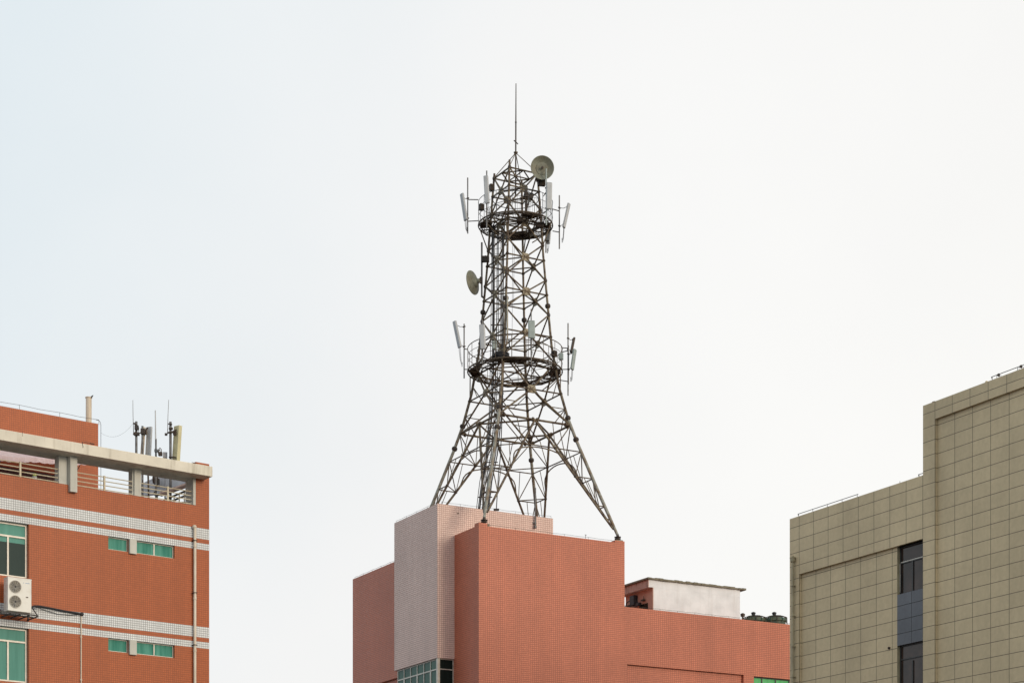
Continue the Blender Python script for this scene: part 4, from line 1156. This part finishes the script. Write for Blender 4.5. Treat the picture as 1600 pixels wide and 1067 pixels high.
q = Frame(FRR.o+FRR.n*e, FRR.d, -FRR.n); mb.wall(q, 0, ST, G0, LOW)
mb.build('low_wing', M['olive'], rb, fr=FRR, ua=.634, uz=16.525)
mb = MB()
mb.wall(FRR, ST+.002, 26, G0, HIGH, 0, [(8.865, 25.3, G0+.6, 20.48, .12, True)])
q = Frame(FRR.o+FRR.d*ST, -FRR.n, -FRR.d); mb.wall(q, 0.0, 16, LOW-.6, HIGH)
q = Frame(FRR.o+FRR.d*26, -FRR.n, FRR.d); mb.wall(q, 0, 16, G0, HIGH)
q = Frame(FRR.o+FRR.n*e, FRR.d, -FRR.n); mb.wall(q, ST, 26, G0, HIGH)
mb.quad(FRR.pt(ST,0,HIGH), FRR.pt(26,0,HIGH), FRR.pt(26,e,HIGH), FRR.pt(ST,e,HIGH))
mb.build('high_wing', M['olive'], rb, fr=FRR, ua=8.855, uz=16.525)
for k in range(5):
    dz = -3.8*k
    z1, z0 = 16.14+dz, 14.30+dz
    if z0 < G0+.6: break
    mx_ = FRR.at(1426, 900, -.25)[0]
    window(rb, FRR, 6.60, 8.178, z0, z1, -.29, 'glass_dark', 'alu_dark', mull=[(mx_, z0, 15.5+dz, .07)], trans=[(15.5+dz if k == 0 else 11.8+dz+3.8, .045)], w=.05)
    p = MB()
    if k == 0:
        p.boxf(FRR, 6.65, 8.13, -.235, -.225, 15.515, 15.55)
        p.boxf(FRR, 6.60, 6.63, -.238, -.228, 14.4, 15.5); p.build('window_trim', M['alu'], rb)
    p = MB(); zlow = max(12.34+dz, G0+.6)
    p.wall(FRR, 6.58, 8.18, zlow, z0, -.12)
    p.quad(FRR.pt(6.58,-.12,z0), FRR.pt(8.18,-.12,z0), FRR.pt(8.18,-.36,z0), FRR.pt(6.58,-.36,z0))
    p.quad(FRR.pt(6.58,-.12,zlow), FRR.pt(8.18,-.12,zlow), FRR.pt(8.18,-.36,zlow), FRR.pt(6.58,-.36,zlow))
    p.build('spandrel_panel', M['grey_panel'], rb, fr=FRR, ua=7.40-.943, uz=16.525)
    p = MB(); p.quad(FRR.pt(6.58,-.12,z0), FRR.pt(6.58,-.37,z0), FRR.pt(6.58,-.37,z1), FRR.pt(6.58,-.12,z1))
    p.boxf(FRR, 6.582, 6.598, -.36, -.31, z0, z1); p.boxf(FRR, 8.181, 8.186, -.37, -.121, z0, z1)
    p.build('window_jamb', M['pvc_olive'], rb)
# small vent, roof rails
a, z = FRR.at(1390, 1012, -.12)
p = MB(); p.lathe(FRR.pt(a,-.121,z), (FRR.n.x,FRR.n.y,0), [(0,.05),(.06,.05),(.06,.03),(.01,.03)], 12); p.build('vent_stub', M['darksteel'], rb)
def rrail(a0, a1, z, h, n, ends=True):
    mb = MB(); mb.tube(FRR.pt(a0,-.12,z+h), FRR.pt(a1,-.12,z+h), .014, 6)
    for k in range(n): a = a0+.05+(a1-a0-.1)*k/(n-1); mb.tube(FRR.pt(a,-.12,z-.01), FRR.pt(a,-.12,z+h), .011, 5)
    if ends: mb.tube(FRR.pt(a0,-.12,z+h), FRR.pt(a0+.02,-.12,z+h-.06), .011, 5)
    mb.build('roof_rail', M['pole'], rb)
a0, _ = FRR.at(1243,805); a1, _ = FRR.at(1337,772); rrail(a0, a1, LOW, .14, 5)
a0, _ = FRR.at(1431,741); rrail(a0, ST-.01, LOW, .12, 2)
a0, _ = FRR.at(1545,589); rrail(a0, 22, HIGH, .16, 9)
a, _ = FRR.at(1403,752); p = MB(); p.tube(FRR.pt(a,-.1,LOW), FRR.pt(a,-.1,LOW+.1), .01, 5); p.build('roof_stub', M['pole'], rb)
for px, lb_ in ((1560,'small dark floodlight on the high olive parapet, left of two'), (1595,'small dark floodlight on the high olive parapet at the right edge')):
    a, _ = FRR.at(px, 580, -.1)
    t = thing('floodlight', lb_, 'floodlight', FRR.pt(a,-.12,HIGH), 'floodlights on the olive parapet')
    p = MB(); c_ = FRR.pt(a,-.12,HIGH+.12); dr = Vector((-.5,-.75,.3)).normalized(); sd = Vector((.75,-.5,0)).normalized(); up = dr.cross(sd)
    p.lathe(c_-dr*.06, dr, [(0,.02),(.02,.035),(.08,.055),(.10,.06),(.10,.05)], 14); p.build('lamp_head', M['darksteel'], t, smooth=True)
    p = MB(); p.poly([c_-sd*.08, c_-sd*.08-Vector((0,0,.08)), c_-Vector((0,0,.1)), c_+sd*.08-Vector((0,0,.08)), c_+sd*.08], .009, 5); p.tube(c_-Vector((0,0,.1)), FRR.pt(a,-.12,HIGH), .015, 6); p.build('yoke', M['cable'], t)
a, _ = FRR.at(1460, 627, -.1); p = MB(); p.lathe(FRR.pt(a,-.1,HIGH), (0,0,1), [(0,.09),(.03,.09),(.05,.04)], 12); p.build('roof_cap', M['darksteel'], rb)
a, _ = FRR.at(1540, 597, -.05); p = MB(); p.lathe(FRR.pt(a,-.1,HIGH), (0,0,1), [(0,.06),(.06,.05),(.08,.02)], 12); p.build('roof_cap', M['olive'], rb)
# downpipe with hopper
a, z = FRR.at(1238.6, 870, .1)
t = thing('downpipe', 'olive rainwater pipe with a square hopper on the olive building corner', 'pipe', FRR.pt(a,.1,G0))
p = MB(); p.tube(FRR.pt(a,.1,G0), FRR.pt(a,.1,z-.15), .058, 12); p.build('pipe', M['pvc_olive'], t, smooth=True)
p = MB(); p.lathe(FRR.pt(a,.1,z-.22), (0,0,1), [(0,.06),(.03,.10),(.16,.115),(.18,.13),(.20,.13),(.20,.10),(.22,.06),(.27,.05)], 14); p.build('hopper', M['pvc_olive'], t)
for k in range(9):
    p = MB(); p.boxf(FRR, a-.09, a+.09, 0, .17, z-1.2-1.25*k, z-1.18-1.25*k); p.build('pipe_clip', M['pvc_olive'], t)

# ================================================================== camera, light, sky
cam = bpy.data.cameras.new('camera'); co = bpy.data.objects.new('camera', cam); C.objects.link(co)
co.location = (0, 0, EYE); co.rotation_euler = (math.radians(90), 0, 0)
cam.sensor_width = 36; cam.lens = FPX/1600*36; cam.shift_y = (HZ-533.5)/1600; cam.clip_end = 5000; cam.clip_start = .5
bpy.context.scene.camera = co

to_sun = Vector((.75, -.66, 0)).normalized()
EL = math.radians(13)
d = Vector((to_sun.x*math.cos(EL), to_sun.y*math.cos(EL), math.sin(EL)))
sun = bpy.data.lights.new('sun', 'SUN'); so = bpy.data.objects.new('sun', sun); C.objects.link(so)
so.location = (60, -60, 60); so.rotation_euler = d.to_track_quat('Z', 'Y').to_euler()
sun.energy = 1.55; sun.angle = math.radians(19); sun.color = (1, .84, .64)

w = bpy.data.worlds.new('World'); bpy.context.scene.world = w; w.use_nodes = True
nt = w.node_tree; bg = nt.nodes['Background']
sky = nt.nodes.new('ShaderNodeTexSky'); sky.sky_type = 'NISHITA'; sky.sun_disc = False
sky.sun_elevation = EL; sky.sun_rotation = math.atan2(to_sun.x, to_sun.y)
sky.air_density = 1.0; sky.dust_density = 4.0; sky.ozone_density = 1.0
tc = nt.nodes.new('ShaderNodeTexCoord'); sx = nt.nodes.new('ShaderNodeSeparateXYZ'); nt.links.new(tc.outputs['Generated'], sx.inputs[0])
nz = nt.nodes.new('ShaderNodeTexNoise'); nz.inputs['Scale'].default_value = 3.2; nz.inputs['Detail'].default_value = 5
nt.links.new(tc.outputs['Generated'], nz.inputs['Vector'])
fac = mth(nt, 'ADD', sx.outputs[0], mth(nt, 'MULTIPLY', mth(nt, 'SUBTRACT', nz.outputs['Fac'], .5), .26))
fac = mth(nt, 'SUBTRACT', fac, mth(nt, 'MULTIPLY', mth(nt, 'SUBTRACT', sx.outputs[2], .29), .55))
r = nt.nodes.new('ShaderNodeValToRGB'); mr = nt.nodes.new('ShaderNodeMapRange')
mr.inputs['From Min'].default_value = -.30; mr.inputs['From Max'].default_value = .28
nt.links.new(fac, mr.inputs['Value']); nt.links.new(mr.outputs[0], r.inputs[0])
E = r.color_ramp.elements
E[0].position = 0; E[0].color = (.83,.905,.945,1)
E[1].position = 1; E[1].color = (1.06,1.05,1.02,1)
m_ = r.color_ramp.elements.new(.42); m_.color = (.985,.985,.98,1)
s_ = nt.nodes.new('ShaderNodeVectorMath'); s_.operation = 'SCALE'; s_.inputs['Scale'].default_value = .07
nt.links.new(sky.outputs[0], s_.inputs[0])
mx = mixc(nt, s_.outputs[0], r.outputs[0], .93)
mx = mixc(nt, mx, ramp(nt, nz.outputs['Fac'], .3, .965, .65, 1.0), 1.0, 'MULTIPLY')
nt.links.new(mx, bg.inputs['Color']); bg.inputs['Strength'].default_value = 1.0

sc_ = bpy.context.scene
sc_.view_settings.view_transform = 'Standard'; sc_.view_settings.look = 'None'; sc_.view_settings.exposure = 0
sc_.render.film_transparent = False
try:
    sc_.cycles.use_denoising = True
except Exception: pass
